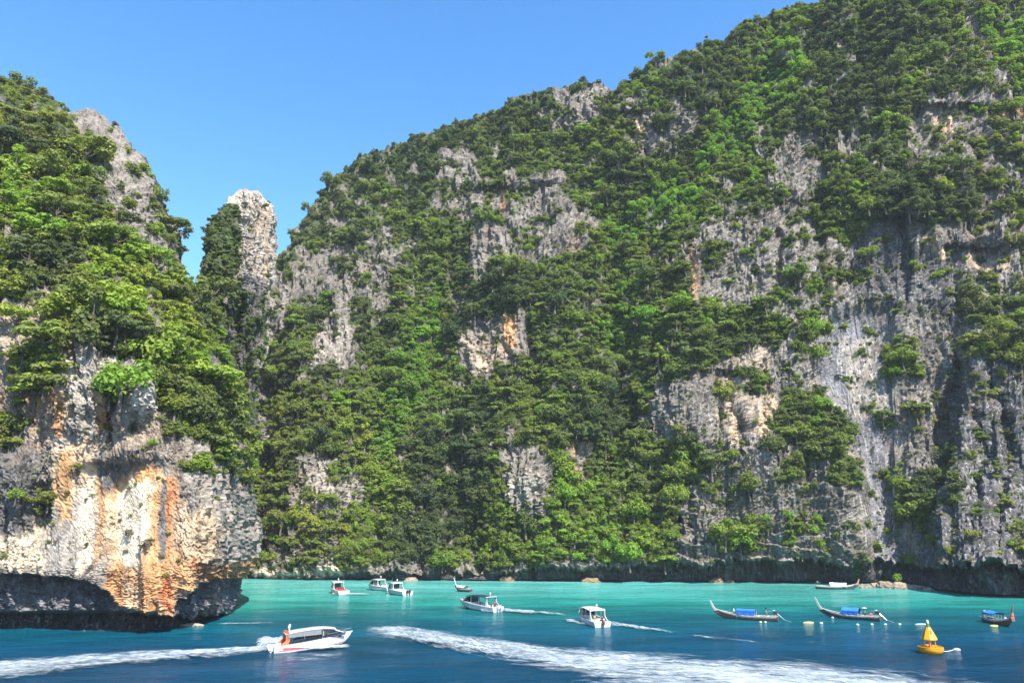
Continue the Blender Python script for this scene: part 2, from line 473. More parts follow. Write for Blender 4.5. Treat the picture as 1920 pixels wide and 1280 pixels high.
def relief_far(px, py):
    """large forms of the face, metres towards the viewer"""
    d = np.zeros(px.shape)
    wob = 25 * noise(px * 0.01, py * 0.01, 0.3)
    # gullies running down from the ridge
    def gully(pts, wid, dep):
        a = np.array(pts, float)
        best = np.full(px.shape, 1e9)
        for i in range(len(a) - 1):
            e = a[i + 1] - a[i]
            t = np.clip(((px - a[i, 0]) * e[0] + (py - a[i, 1]) * e[1]) / (e @ e), 0, 1)
            best = np.minimum(best, np.hypot(px + wob - a[i, 0] - t * e[0], py - a[i, 1] - t * e[1]))
        return -dep * np.exp(-(best / wid) ** 2)
    d += gully([(1500, 20), (1420, 170), (1300, 290), (1200, 420), (1130, 520), (1150, 640)], 55, 10)
    d += gully([(820, 470), (840, 600), (800, 740), (720, 860), (700, 1000)], 50, 8)
    d += gully([(1190, 680), (1170, 780), (1130, 860)], 45, 9)
    d += gully([(880, 760), (840, 900), (860, 1050)], 50, 7)
    d += gully([(470, 600), (480, 760), (470, 1000)], 30, 14)
    d += gully([(1620, 100), (1560, 250), (1500, 400)], 45, 7)
    d += gully([(1050, 300), (1130, 400)], 40, 4)
    # open joints
    d += gully([(1392, 700), (1396, 845)], 7, 4) + gully([(1800, 690), (1775, 850), (1732, 1000)], 16, 6) + gully([(1872, 690), (1884, 900), (1876, 1060)], 11, 4) + gully([(1836, 780), (1852, 1010)], 9, 3.5)
    d += gully([(1455, 440), (1470, 560)], 8, 3) + gully([(1690, 430), (1700, 560)], 9, 3) + gully([(1300, 860), (1290, 1000)], 7, 2.5)
    # buttresses
    d += 7 * blob(px, py, 1010, 520, 90, 120) + 6 * blob(px, py, 920, 900, 70, 150) * 0.6
    d += 8 * blob(px, py, 1310, 560, 60, 190) + 6 * blob(px, py, 1480, 520, 70, 230)
    d += 7 * blob(px, py, 620, 700, 90, 200) + 6 * blob(px, py, 680, 420, 120, 120)
    d += 9 * blob(px, py, 1240, 180, 120, 90) + 5 * blob(px, py, 1400, 420, 90, 80)
    d += 6 * blob(px, py, 1270, 770, 60, 90) + 7 * blob(px, py, 1000, 890, 55, 90)
    d += 6 * blob(px, py, 1730, 330, 120, 60) + 6 * blob(px, py, 1030, 190, 90, 60)
    d += 5 * blob(px, py, 600, 930, 100, 120)
    # slab low on the right with a clean slanting edge, and the smooth blue grey chute beside it
    edge = interp(py, [(680, 1555), (760, 1580), (880, 1606), (905, 1622), (930, 1612), (1060, 1626), (1100, 1628)])
    slab = sstep(-5, 5, edge - px) * sstep(700, 860, py) * sstep(1230, 1330, px)
    d += 7.0 * slab
    chute = poly_mask(px, py, [(1545, 590), (1665, 570), (1690, 760), (1710, 1060), (1612, 1060), (1598, 860), (1535, 720)], 22)
    d -= 4.0 * chute
    # roofs: bulges with a shaded face beneath
    for x, y, w, h, a in ((930, 345, 70, 30, 5), (1020, 335, 60, 30, 4), (1190, 205, 25, 18, 4), (1480, 110, 22, 20, 5), (1690, 400, 110, 30, 6), (1840, 455, 70, 22, 5),
                          (960, 560, 35, 30, 5), (1090, 810, 40, 25, 6), (1800, 190, 80, 30, 5), (1370, 690, 50, 25, 4), (1400, 780, 20, 60, 3), (1530, 370, 60, 30, 3)):
        q = np.exp(-((px + wob * 0.6 - x) / w) ** 2)
        d += a * q * np.where(py < y, np.exp(-((py - y) / (h * 2.2)) ** 2), np.exp(-((py - y) / (h * 0.25)) ** 2))
    return d, chute

def paint(px, py, base, tints, seed):
    n1 = 13 * noise(px * 0.04, py * 0.010, seed) + 9 * noise(px * 0.12, py * 0.022, seed + 3)
    n2 = 16 * noise(px * 0.06, py * 0.015, seed + 9) + 14 * noise(px * 0.16, py * 0.03, seed + 5)
    x, y = px + n1, py + n2
    c = np.broadcast_to(base, px.shape + (3,)).copy()
    for col, poly, fe in tints:
        m = poly_mask(x, y, poly, fe)[..., None]
        c = c * (1 - m) + col * m
    return c

def growth(px, py, rocks, greens, seed):
    x = px + 22 * noise(px * 0.022, py * 0.02, seed) + 9 * noise(px * 0.07, py * 0.07, seed + 2)
    y = py + 18 * noise(px * 0.02, py * 0.024, seed + 4) + 8 * noise(px * 0.07, py * 0.07, seed + 6)
    v = np.full(px.shape, 0.83)
    for dens, poly in rocks:
        m = poly_mask(x, y, poly, 10)
        v = v * (1 - m) + dens * m
    for dens, poly in greens:
        m = poly_mask(x, y, poly, 8)
        v = v * (1 - m) + dens * m
    v = v + 0.62 * fbm(px * 0.034, py * 0.040, seed + 11, 3) * np.where(v < 0.75, 0.25 + 0.75 * sstep(0.02, 0.12, v), 1.0)
    return np.clip(v, 0, 1)

def lush(px, py, veg, tone):
    k = sstep(0.72, 0.9, tone)
    return np.maximum(veg, 0.95 * k)

def leaf_tone(px, py, zones, seed):
    t = 0.52 + 0.36 * noise(px * 0.012, py * 0.012, seed) + 0.16 * noise(px * 0.04, py * 0.04, seed + 1)
    x = px + 22 * noise(px * 0.02, py * 0.02, seed + 2); y = py + 22 * noise(px * 0.02, py * 0.02, seed + 5)
    for val, poly in zones:
        m = poly_mask(x, y, poly, 22)
        t = t * (1 - m) + (val + 0.12 * noise(px * 0.05, py * 0.05, seed + 8)) * m
    return np.clip(t, 0, 1)

def normals_of(P):
    du = np.gradient(P, axis=1); dv = np.gradient(P, axis=0)
    n = np.cross(du, dv)
    n /= np.linalg.norm(n, axis=2, keepdims=True) + 1e-9
    return n

def crags(P, n, veg, smooth_zone, seed, q, amp=1.0, beds=0.5):
    """displace a face along its normals into karst crags: flutes, joints, pits and beds"""
    X, Y, Z = P[..., 0], P[..., 1], P[..., 2]
    rough = 1 - smooth_zone
    qw = q + 2.2 * noise(q * 0.12, Z * 0.07, seed + 12)
    d = 2.6 * fbm(q * 0.03, Z * 0.022, seed, 3)
    # tall flutes with sharp arrises
    d += 2.3 * (ridged(qw * 0.075, Z * 0.016, seed + 1, 3) - 0.8)
    d += 1.2 * (ridged(qw * 0.22, Z * 0.035, seed + 2, 3) - 0.8) * (0.25 + 0.75 * rough)
    # blocks bounded by joints: every block stands at its own depth
    bx = np.floor(qw / 3.4 + 0.9 * noise(qw * 0.1, Z * 0.03, seed + 13))
    bz = np.floor(Z / 7.0 + 0.5 * noise(bx * 1.7, Z * 0.05, seed + 4) + 0.37 * bx)
    d += 1.5 * noise(bx * 0.71 + 0.13, bz * 0.83 + 0.2, seed + 14) * rough
    bx2 = np.floor(qw / 1.5 + 0.5 * noise(qw * 0.3, Z * 0.1, seed + 15)); bz2 = np.floor(Z / 2.6 + 0.41 * bx2)
    d += 0.8 * noise(bx2 * 0.77 + 0.3, bz2 * 0.69 + 0.4, seed + 16) * rough
    # beds that jut out over a shaded joint
    bed = (Z + 0.22 * X) / 4.2 + 0.8 * fbm(q * 0.05, Z * 0.03, seed + 6, 2)
    f2 = bed - np.floor(bed)
    d += (1.5 * f2 ** 1.5 - 0.6) * beds * rough
    # pits and drip hollows
    pit = noise(qw * 0.42, Z * 0.09, seed + 8) + 0.6 * noise(qw * 0.9, Z * 0.35, seed + 9)
    d -= 1.6 * sstep(0.2, 0.5, pit) * rough
    d += 0.6 * fbm(q * 0.55, Z * 0.35, seed + 7, 3) * (0.3 + 0.7 * rough)
    d += 0.30 * np.random.RandomState(int(seed * 10)).normal(size=d.shape) * (0.2 + 0.8 * rough)
    return P + n * (d * amp)[..., None]

def build_far_cliff():
    nc, nr = 716, 352
    px1 = np.linspace(-60, 2330, nc)
    v = np.linspace(0, 1, nr)
    PX = np.broadcast_to(px1, (nr, nc)).copy()
    Yw = y_far_front(px1) + interp(px1, REC_FAR) - head_right(px1, np.full(nc, 1100.0))
    yb = water_row(Yw)
    ys = interp(px1, SKY_FAR) + 3 * noise(px1 * 0.05, 0.5, 3.3) + 2.5 * noise(px1 * 0.15, 0.5, 8.3)
    PY = yb[None, :] + (ys - yb)[None, :] * v[:, None]
    a, yd, zd = ray(PX, PY)
    s = zd / yd
    lean = interp(px1, LEAN_FAR)[None, :] * np.ones_like(PX)
    front = y_far_front(PX)
    Y = (front + lean * CAM_H) / (1 - lean * s)
    fade = sstep(0, 0.04, v)[:, None]
    rel, chute = relief_far(PX, PY)
    Y = Y - rel * fade * (0.4 + 0.6 * sstep(1085, 1000, PY)) - head_right(PX, PY)
    lip = interp(px1, LIP_FAR)[None, :] + 7 * noise(PX * 0.03, 0.2, 4.4) + 5 * noise(PX * 0.09, 0.2, 6.4) + 4 * ridged(PX * 0.16, 0.2, 8.4, 2) - 2
    rec = interp(px1, REC_FAR)[None, :] * sstep(-2, 5, PY - lip)
    P = np.stack([a / yd * Y, Y, CAM_H + s * Y], -1)
    n = normals_of(P)
    sgn = np.where((n * (np.array([0, 0, CAM_H]) - P)).sum(-1, keepdims=True) < 0, -1, 1)
    n = n * sgn
    veg = growth(PX, PY, ROCK_FAR, GREEN_FAR, 2.2)
    wall = poly_mask(PX, PY, [(1300, 440), (2400, 380), (2400, 1090), (1280, 1090)], 40)
    slabz = poly_mask(PX, PY, [(1260, 850), (1600, 780), (1625, 1070), (1260, 1080)], 40)
    Pd = crags(P, n, veg, np.clip(chute * 0.9 + 0.38 * wall, 0, 0.95), 3.0, (PX - 960) / FPX * 1.05 * front, 0.95, (0.2 + 1.5 * slabz) * sstep(1720, 1640, PX))
    k = (0.12 + 0.88 * sstep(0, 0.03, v))[:, None, None]
    Pd = P + (Pd - P) * k
    # hollow out the sea notch along the lines of sight's ground direction
    qn = (PX - 960) / FPX * 245
    drip = 1.6 * ridged(qn * 0.11, PY * 0.012, 6.1, 3) + 1.2 * noise(qn * 0.5, PY * 0.05, 7.2)
    rec = rec - np.minimum(rec * 0.5, np.maximum(drip, 0) * sstep(-2, 6, PY - lip))
    Pd = Pd + rec[..., None] * np.stack([a / yd, np.ones_like(a), s], -1)
    Pd[0] = np.stack([a[0] / yd[0] * Yw, Yw, np.zeros(nc)], -1)
    # stone colours; shade painted in among tufa curtains under the notch lip
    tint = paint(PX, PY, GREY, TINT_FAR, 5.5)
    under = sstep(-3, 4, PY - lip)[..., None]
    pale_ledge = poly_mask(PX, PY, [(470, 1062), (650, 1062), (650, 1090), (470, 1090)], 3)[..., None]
    tint = tint * (1 - under * 0.8 * (1 - pale_ledge)) + NOTCH_SHADE * under * 0.8 * (1 - pale_ledge)  # painted shade inside the notch, pale ledge left out
    sea_band = sstep(1.6, 0.6, Pd[..., 2])[..., None]  # stone turns black close to sea level
    tint = tint * (1 - sea_band) + BLACK * sea_band
    streak = np.clip(0.25 + 0.6 * wall + 0.5 * chute + 0.5 * sstep(1760, 1840, PX), 0, 1.3) * (1 - 0.5 * under[..., 0])
    # behind the ridge the ground falls away
    back = []
    for i in range(1, 9):
        b = Pd[-1].copy()
        b[:, 1] += 14 * i + 2 * i * i
        b[:, 2] -= 1.2 * i * i
        b[:, 2] += 3 * noise(b[:, 0] * 0.04, b[:, 1] * 0.04, 1.5)
        back.append(b)
    bot = Pd[0].copy(); bot[:, 2] = -4
    V = np.concatenate([bot[None], Pd, np.array(back)], 0)
    ext = lambda A: np.concatenate([A[:1], A, np.repeat(A[-1:], 8, 0)], 0)
    me = mesh_np('limestone_cliff', V.reshape(-1, 3), grid_faces(V.shape[0], nc), False)
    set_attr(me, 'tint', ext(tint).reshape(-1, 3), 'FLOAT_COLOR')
    set_attr(me, 'veg', ext(veg).ravel())
    set_attr(me, 'streak', ext(streak).ravel())
    o = obj('limestone_cliff', me, M_ROCK)
    tag(o, 'huge grey limestone cliff overgrown with jungle, closing off the turquoise bay', 'cliff', kind='structure')
    n2 = normals_of(Pd)
    n2 = n2 * np.where((n2 * (np.array([0, 0, CAM_H]) - Pd)).sum(-1, keepdims=True) < 0, -1, 1)
    return dict(P=Pd, n=n2, px1=px1, yb=yb, ys=ys, nr=nr, nc=nc)

# ------------------------------------------------------------------ near headland on the left
EDGE_L = [(-80, -560), (20, -330), (80, -170), (120, -60), (140, 6), (146, 32), (165, 62), (190, 102), (207, 128), (214, 186), (222, 198), (250, 226), (280, 246), (302, 268), (330, 279),
          (350, 301), (376, 306), (410, 320), (440, 332), (480, 346), (515, 353), (530, 366), (545, 384), (570, 402), (600, 416), (640, 418), (690, 434), (740, 458), (780, 470), (830, 476),
          (880, 470), (920, 466), (960, 477), (1000, 485), (1040, 481), (1072, 464), (1088, 452), (1110, 447), (1138, 434), (1150, 410), (1160, 390), (1180, 384)]
FRONT_L = [(-560, 118), (0, 131), (300, 131), (380, 134), (430, 142), (450, 150), (490, 168)]
LIP_L = [(-560, 1070), (0, 1074), (100, 1080), (150, 1085), (180, 1094), (205, 1112), (225, 1138), (270, 1147), (318, 1144), (335, 1122), (355, 1100), (375, 1092), (390, 1086), (460, 1080), (500, 1080)]
ROCK_L = [
    (0.05, [(-600, 560), (60, 558), (112, 600), (150, 640), (190, 655), (240, 680), (292, 700), (305, 760), (345, 830), (400, 860), (440, 905), (500, 960), (500, 1200), (-600, 1200)]),
    (0.30, [(128, 205), (192, 200), (250, 260), (295, 345), (335, 445), (355, 512), (322, 505), (282, 472), (246, 440), (216, 408), (182, 352), (168, 280), (140, 245)]),
    (0.10, [(238, 690), (262, 678), (288, 702), (292, 765), (248, 770)]),
    (0.45, [(20, 580), (90, 540), (110, 590), (60, 640)]),
]
GREEN_L = [
    (0.85, [(30, 665), (100, 640), (142, 668), (92, 742), (30, 722)]),
    (0.9, [(-30, 780), (60, 788), (42, 832), (-30, 832)]),
    (0.9, [(70, 918), (106, 924), (100, 972), (74, 972)]),
    (0.8, [(190, 690), (236, 700), (236, 770), (198, 762)]),
    (0.9, [(346, 868), (388, 868), (382, 897), (350, 892)]),
    (0.7, [(40, 868), (75, 868), (72, 892), (44, 892)]),
    (0.7, [(240, 300), (275, 300), (280, 340), (245, 330)]),
    (0.7, [(270, 330), (305, 350), (318, 400), (285, 400)]),
    (0.7, [(300, 430), (335, 450), (340, 490), (305, 470)]),
    (0.6, [(245, 785), (280, 790), (275, 815), (250, 815)]),
    (0.7, [(20, 735), (45, 735), (45, 760), (20, 760)]),
]
TONE_L = [
    (0.95, [(10, 370), (90, 375), (110, 440), (30, 450)]),
    (0.9, [(150, 440), (270, 470), (300, 520), (180, 530)]),
    (0.85, [(280, 600), (380, 620), (430, 700), (300, 690)]),
    (0.85, [(140, 570), (300, 570), (340, 610), (150, 610)]),
    (0.05, [(0, 460), (130, 470), (170, 560), (60, 545)]),
    (0.05, [(130, 600), (260, 610), (330, 650), (250, 670), (150, 640)]),
    (0.05, [(0, 220), (60, 230), (70, 290), (0, 280)]),
    (0.15, [(320, 730), (440, 760), (440, 850), (370, 850)]),
    (0.6, [(440, 800), (480, 800), (480, 960), (450, 940)]),
]
TINT_L = [
    (TAN * 0.9, [(-600, 560), (120, 560), (300, 700), (300, 850), (-600, 850)], 16),
    (LGREY * 0.95, [(150, 640), (290, 680), (300, 770), (220, 800), (100, 870), (90, 780)], 14),
    (LGREY * 1.25, [(240, 690), (262, 680), (288, 705), (290, 765), (250, 768)], 6),
    (DGREY * 1.15, [(-600, 820), (66, 820), (78, 960), (30, 1012), (-600, 1012)], 12),
    (CREAM * 0.85, [(-600, 1010), (30, 1012), (70, 985), (85, 1070), (-600, 1076)], 10),
    (PEACH, [(105, 840), (170, 825), (195, 890), (170, 945), (110, 945)], 10),
    (ORANGE * 0.9, [(60, 750), (88, 738), (76, 802), (58, 802)], 6),
    (ORANGE * 0.75, [(182, 745), (210, 738), (206, 812), (182, 812)], 8),
    (LGREY * 0.95, [(82, 955), (180, 930), (222, 1000), (215, 1078), (82, 1072)], 10),
    (DGREY * 1.2, [(178, 862), (265, 862), (268, 885), (235, 915), (212, 952), (180, 915)], 8),  # shade below the overhang, painted into the stone
    (ORANGE, [(200, 915), (232, 892), (285, 865), (328, 905), (335, 1050), (300, 1085), (200, 1085)], 10),
    (PEACH * 1.1, [(182, 940), (222, 925), (232, 1040), (215, 1060), (196, 1000)], 8),
    (CREAM * 1.1, [(214, 940), (258, 892), (284, 900), (276, 1000), (268, 1062), (226, 1064)], 6),
    (ORANGE * 1.05, [(120, 850), (134, 846), (138, 960), (124, 985)], 4),
    (ORANGE * 0.9, [(176, 900), (190, 905), (196, 1040), (182, 1050)], 5),
    (PEACH * 1.1, [(338, 940), (356, 950), (360, 1060), (342, 1060)], 5),
    (ORANGE, [(372, 960), (384, 965), (390, 1050), (376, 1050)], 4),
    (CREAM, [(150, 900), (172, 905), (176, 1070), (150, 1075)], 6),
    (ORANGE * 0.8, [(96, 700), (112, 690), (120, 800), (100, 830)], 6),
    (DGREY * 1.3, [(294, 895), (310, 890), (312, 1035), (300, 1060), (294, 1020)], 3),
    (RED, [(313, 890), (322, 890), (326, 1060), (316, 1080)], 3),
    (LGREY * 0.85, [(340, 875), (400, 880), (446, 920), (495, 1000), (495, 1045), (360, 1045), (345, 960)], 8),
    (PEACH * 0.9, [(340, 980), (395, 960), (400, 1050), (340, 1060)], 8),
    (ORANGE * 0.95, [(200, 1072), (335, 1040), (400, 1060), (460, 1045), (495, 1045), (470, 1092), (344, 1096), (325, 1150), (215, 1150), (195, 1096)], 7),
    (RED * 1.1, [(300, 1095), (325, 1090), (322, 1150), (306, 1150)], 4),
    (RED * 1.1, [(355, 1050), (385, 1048), (382, 1072), (358, 1072)], 5),
    (PEACH, [(226, 1095), (262, 1092), (262, 1150), (232, 1150)], 6),
    (LGREY * 0.62, [(125, 205), (195, 200), (300, 340), (360, 515), (310, 500), (225, 400), (180, 280)], 10),
]

def build_headland():
    ny, nx, nw = 372, 340, 14
    pyr = np.concatenate([np.linspace(-60, 1060, 290), np.linspace(1063, 1180, ny - 290)])
    xr = interp(pyr, EDGE_L) + 3.0 * noise(pyr * 0.06, 0.3, 2.2) + 2.5 * noise(pyr * 0.17, 0.3, 5.2)
    u = np.linspace(0, 1, nx)
    PX = -520 + (xr[:, None] + 520) * u[None, :]
    PX[xr < -500] = (-620 + (xr[xr < -500, None] + 620) * u[None, :])
    PY = np.broadcast_to(pyr[:, None], PX.shape).copy()
    a, yd, zd = ray(PX, PY)
    s = zd / yd
    Yf = interp(PX, FRONT_L)
    # steep foot, then a slope that lies back under the trees
    zb = interp(PX, [(-560, 56), (100, 54), (250, 44), (380, 28), (500, 20)])
    lo = Yf + 0.10 * (CAM_H + s * Yf)
    hi = (Yf + 0.10 * zb - 0.62 * zb + 0.62 * CAM_H) / (1 - 0.62 * np.minimum(s, 1.2))
    Y = np.where(CAM_H + s * lo > zb, hi, lo)
    # the flank turns away towards the gap
    edge = xr[:, None] - PX
    Y = Y + 26 * np.clip(1 - edge / 150, 0, 1) ** 2.4 * interp(PY, [(100, 0.5), (500, 1.0), (800, 0.8), (1060, 0.5), (1180, 0.5)])
    wob = 14 * noise(PX * 0.02, PY * 0.02, 1.1)
    rel = 5 * blob(PX, PY, 265, 740, 26, 45) + 6 * blob(PX, PY, 150, 720, 70, 90) + 3 * blob(PX, PY, 400, 980, 60, 90)
    rel += -1.6 * blob(PX + wob, PY, 230, 915, 34, 50, 0.5) + 1.8 * blob(PX, PY, 275, 845, 60, 20) + 2.4 * blob(PX, PY, 205, 850, 50, 18, -0.3)
    rel += 6 * blob(PX, PY, 270, 620, 110, 30) + 5 * blob(PX, PY, 360, 690, 80, 30)
    rel += 5 * blob(PX, PY, 200, 590, 90, 22) + 7 * blob(PX, PY, 250, 380, 40, 120, -0.3) + 4 * blob(PX, PY, 40, 650, 50, 30)
    rel += -4 * blob(PX, PY, 90, 950, 25, 60) + 4 * blob(PX, PY, 30, 900, 40, 60) - 3 * blob(PX, PY, 210, 800, 20, 60)
    Y = Y - rel
    lip = interp(PX, LIP_L) + 5 * noise(PX * 0.04, 0.4, 2.7) + 4 * noise(PX * 0.13, 0.4, 2.7)
    rec = 5.2 * sstep(-1, 4, PY - lip) * (1 - 0.45 * sstep(200, 235, PX) * sstep(345, 330, PX)) + 4.5 * sstep(1143, 1152, PY + 3 * noise(PX * 0.05, 0.1, 9.1))
    Z = CAM_H + s * Y
    # where the line of sight has gone below the sea, drop straight down
    Yw = np.where(Z < 0, -CAM_H / np.minimum(s, -0.02), Y)
    P = np.stack([a / yd * Yw, Yw, CAM_H + s * Yw], -1)
    P[..., 2] = np.maximum(P[..., 2], 0)
    n = normals_of(P)
    n = n * np.where((n * (np.array([0, 0, CAM_H]) - P)).sum(-1, keepdims=True) < 0, -1, 1)
    veg = growth(PX, PY, ROCK_L, GREEN_L, 7.7)
    sm = np.clip(0.62 * poly_mask(PX, PY, [(95, 840), (330, 870), (340, 1075), (90, 1070)], 18) + 0.35 * poly_mask(PX, PY, [(205, 930), (290, 890), (290, 1060), (215, 1070)], 14) + 0.3 * poly_mask(PX, PY, [(80, 960), (180, 930), (215, 1070), (80, 1070)], 14), 0, 1)
    kk = sstep(1178, 1140, PY)
    Pd = P + (crags(P, n, veg, sm, 9.0, (PX - 960) / FPX * 165.0, 0.52, 0.30) - P) * (0.15 + 0.85 * kk)[..., None]
    qn = (PX - 960) / FPX * 140
    drip = 1.3 * ridged(qn * 0.16, PY * 0.015, 4.1, 3) + 1.0 * noise(qn * 0.7, PY * 0.06, 5.2) + 0.5 * noise(qn * 2.0, PY * 0.15, 6.2)
    rec = rec - np.minimum(rec * 0.5, np.maximum(drip, -0.6) * sstep(-2, 6, PY - lip))
    Pd = Pd + rec[..., None] * np.stack([a / yd, np.ones_like(a), s], -1)
    under_sea = Pd[..., 2] < 0
    sc_ = np.where(under_sea, CAM_H / np.maximum(CAM_H - Pd[..., 2], 1e-3), 1.0)
    Pd[..., 0] *= sc_; Pd[..., 1] *= sc_; Pd[..., 2] = np.maximum(Pd[..., 2], 0)
    tint = paint(PX, PY, GREY * 1.15, TINT_L, 1.5)
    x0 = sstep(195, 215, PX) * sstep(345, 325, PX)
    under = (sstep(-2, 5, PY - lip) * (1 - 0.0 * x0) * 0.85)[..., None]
    tint = tint * (1 - under) + (NOTCH_SHADE * 3.6) * under  # undercut's shade painted in, lighter than in the far notch
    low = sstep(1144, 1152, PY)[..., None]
    tint = tint * (1 - low) + BLACK * low  # shade of the slit at the waterline, painted black
    streak = 0.25 + 0.35 * sstep(980, 1085, PY) * (1 - sm)
    # round the far side, back behind the skyline
    wrap = []
    for i in range(1, nw + 1):
        w = Pd[:, -1].copy()
        w[:, 1] += 3.0 * i + 0.45 * i * i
        w[:, 0] = w[:, 0] * (w[:, 1] / Pd[:, -1, 1]) - 0.06 * i * i - 0.25 * i
        w = w + (1.6 * noise(w[:, 1] * 0.1, w[:, 2] * 0.1, 2.0))[:, None] * np.array([1, 0, 0.0])
        wrap.append(w)
    V = np.concatenate([Pd, np.array(wrap).transpose(1, 0, 2)], 1)
    ext = lambda A: np.concatenate([A, np.repeat(A[:, -1:], nw, 1)], 1)
    bot = V[-1].copy(); bot[:, 2] = -4
    V = np.concatenate([V, bot[None]], 0)
    ext2 = lambda A: np.concatenate([ext(A), ext(A)[-1:]], 0)
    me = mesh_np('limestone_headland', V.reshape(-1, 3), grid_faces(V.shape[0], V.shape[1]), False)
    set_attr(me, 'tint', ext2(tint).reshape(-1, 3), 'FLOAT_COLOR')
    set_attr(me, 'veg', ext2(veg).ravel())
    set_attr(me, 'streak', ext2(streak).ravel())
    o = obj('limestone_headland', me, M_ROCK)
    tag(o, 'near headland with orange and white stained overhang, undercut at the waterline, wooded above', 'headland', kind='structure')
    n2 = normals_of(Pd)
    n2 = n2 * np.where((n2 * (np.array([0, 0, CAM_H]) - Pd)).sum(-1, keepdims=True) < 0, -1, 1)
    return dict(P=Pd, n=n2, PX=PX, pyr=pyr, xr=xr, ny=ny, nx=nx)

# ------------------------------------------------------------------ free-standing pillar
PIL_L = [(360, 452), (366, 446), (380, 436), (400, 425), (430, 412), (465, 397), (500, 390), (545, 387), (600, 400), (650, 410), (700, 420), (780, 420)]
PIL_R = [(360, 470), (366, 488), (375, 497), (390, 509), (430, 511), (460, 505), (490, 506), (520, 501), (580, 496), (620, 492), (660, 487), (720, 478), (780, 474)]

def build_pillar():
    nr, nt = 190, 150
    py = np.linspace(363, 780, nr)
    xl = interp(py, PIL_L) + 2 * noise(py * 0.08, 0, 1.2); xr = interp(py, PIL_R) + 2 * noise(py * 0.09, 0, 5.5)
    Yc = 204.0
    th = np.linspace(0, 2 * math.pi, nt, endpoint=False)
    P = np.zeros((nr, nt, 3))
    a, yd, zd = ray(xl, py); Xl = a / yd * Yc
    b, _, _ = ray(xr, py); Xr = b / yd * Yc
    Zc = CAM_H + zd / yd * Yc
    cx, hw = (Xl + Xr) / 2, (Xr - Xl) / 2
    sx = np.sign(np.cos(th)) * np.abs(np.cos(th)) ** 0.75
    sy = np.sign(np.sin(th)) * np.abs(np.sin(th)) ** 0.75
    P[..., 0] = cx[:, None] + hw[:, None] * sx[None]
    P[..., 1] = Yc + (hw * 0.85)[:, None] * sy[None]
    P[..., 2] = Zc[:, None]
    n = np.stack([np.broadcast_to(np.cos(th), (nr, nt)), np.broadcast_to(np.sin(th), (nr, nt)), np.zeros((nr, nt))], -1)
    q = P[..., 0] + P[..., 1]
    d = 1.1 * ridged(P[..., 0] * 0.16, P[..., 1] * 0.16, P[..., 2] * 0.05, 3) + 0.9 * fbm(P[..., 0] * 0.3, P[..., 1] * 0.3, P[..., 2] * 0.2, 3) - 1.0
    ang = th[None, :] * 3.2
    d += 1.6 * (ridged(ang * 0.9 + 0.3, P[..., 2] * 0.05, 3.3, 3) - 0.8)
    bxp = np.floor(ang * 1.3 + 0.8 * noise(ang, P[..., 2] * 0.06, 7.7)); bzp = np.floor(P[..., 2] / 4.0 + 0.37 * bxp)
    d += 1.5 * noise(bxp * 0.77 + 0.2, bzp * 0.81 + 0.3, 2.2) - 1.1 * sstep(0.15, 0.5, noise(ang * 1.4, P[..., 2] * 0.16, 9.9))
    d += 0.22 * np.random.RandomState(4).normal(size=d.shape)
    P = P + n * (d * sstep(0, 0.03, np.linspace(0, 1, nr))[:, None])[..., None] * 0.85
    P[:14, :, 2] += (2.6 * noise(P[:14, :, 0] * 0.45, P[:14, :, 1] * 0.45, 3.0) * np.linspace(1, 0, 14)[:, None])
    top = P[0].mean(0); top[2] += 0.6
    PXa = 960 + FPX * P[..., 0] / (P[..., 1] * CP + (P[..., 2] - CAM_H) * SP)
    PYa = np.broadcast_to(py[:, None], PXa.shape)
    lim = interp(py, [(363, 440), (420, 452), (480, 452), (530, 448), (550, 424), (640, 416), (700, 420), (780, 440)])[:, None]
    veg = np.where(PXa + 10 * noise(PXa * 0.06, PYa * 0.06, 3.0) < lim, 0.9, 0.08)
    veg = np.where(PYa > 560, np.maximum(veg, 0.55 + 0.9 * noise(PXa * 0.05, PYa * 0.05, 8.0)), veg)
    veg[py < 395] = 0.05
    tint = paint(PXa, PYa, LGREY * 0.95, [(LGREY * 1.2, [(430, 360), (510, 360), (512, 450), (450, 450)], 10), (TAN * 1.25, [(488, 380), (512, 380), (500, 560), (480, 600)], 6),
                                          (DGREY * 1.2, [(425, 545), (500, 520), (490, 780), (420, 780)], 12)], 4.0)
    V = np.concatenate([np.broadcast_to(top, (1, nt, 3)), P], 0)
    me = mesh_np('rock_pillar', V.reshape(-1, 3), grid_faces(nr + 1, nt, True), False)
    ext = lambda A: np.concatenate([A[:1], A], 0)
    set_attr(me, 'tint', ext(tint).reshape(-1, 3), 'FLOAT_COLOR')
    set_attr(me, 'veg', ext(veg).ravel())
    set_attr(me, 'streak', np.full(len(V.reshape(-1, 3)), 0.35))
    o = obj('rock_pillar', me, M_ROCK)
    tag(o, 'tall narrow pillar of pale limestone standing in the gap, creepers on its left side', 'rock pillar', kind='structure')
    return dict(P=P, n=n, veg=veg, PX=PXa, PY=PYa)

FAR = build_far_cliff()
NEAR = build_headland()
PILLAR = build_pillar()

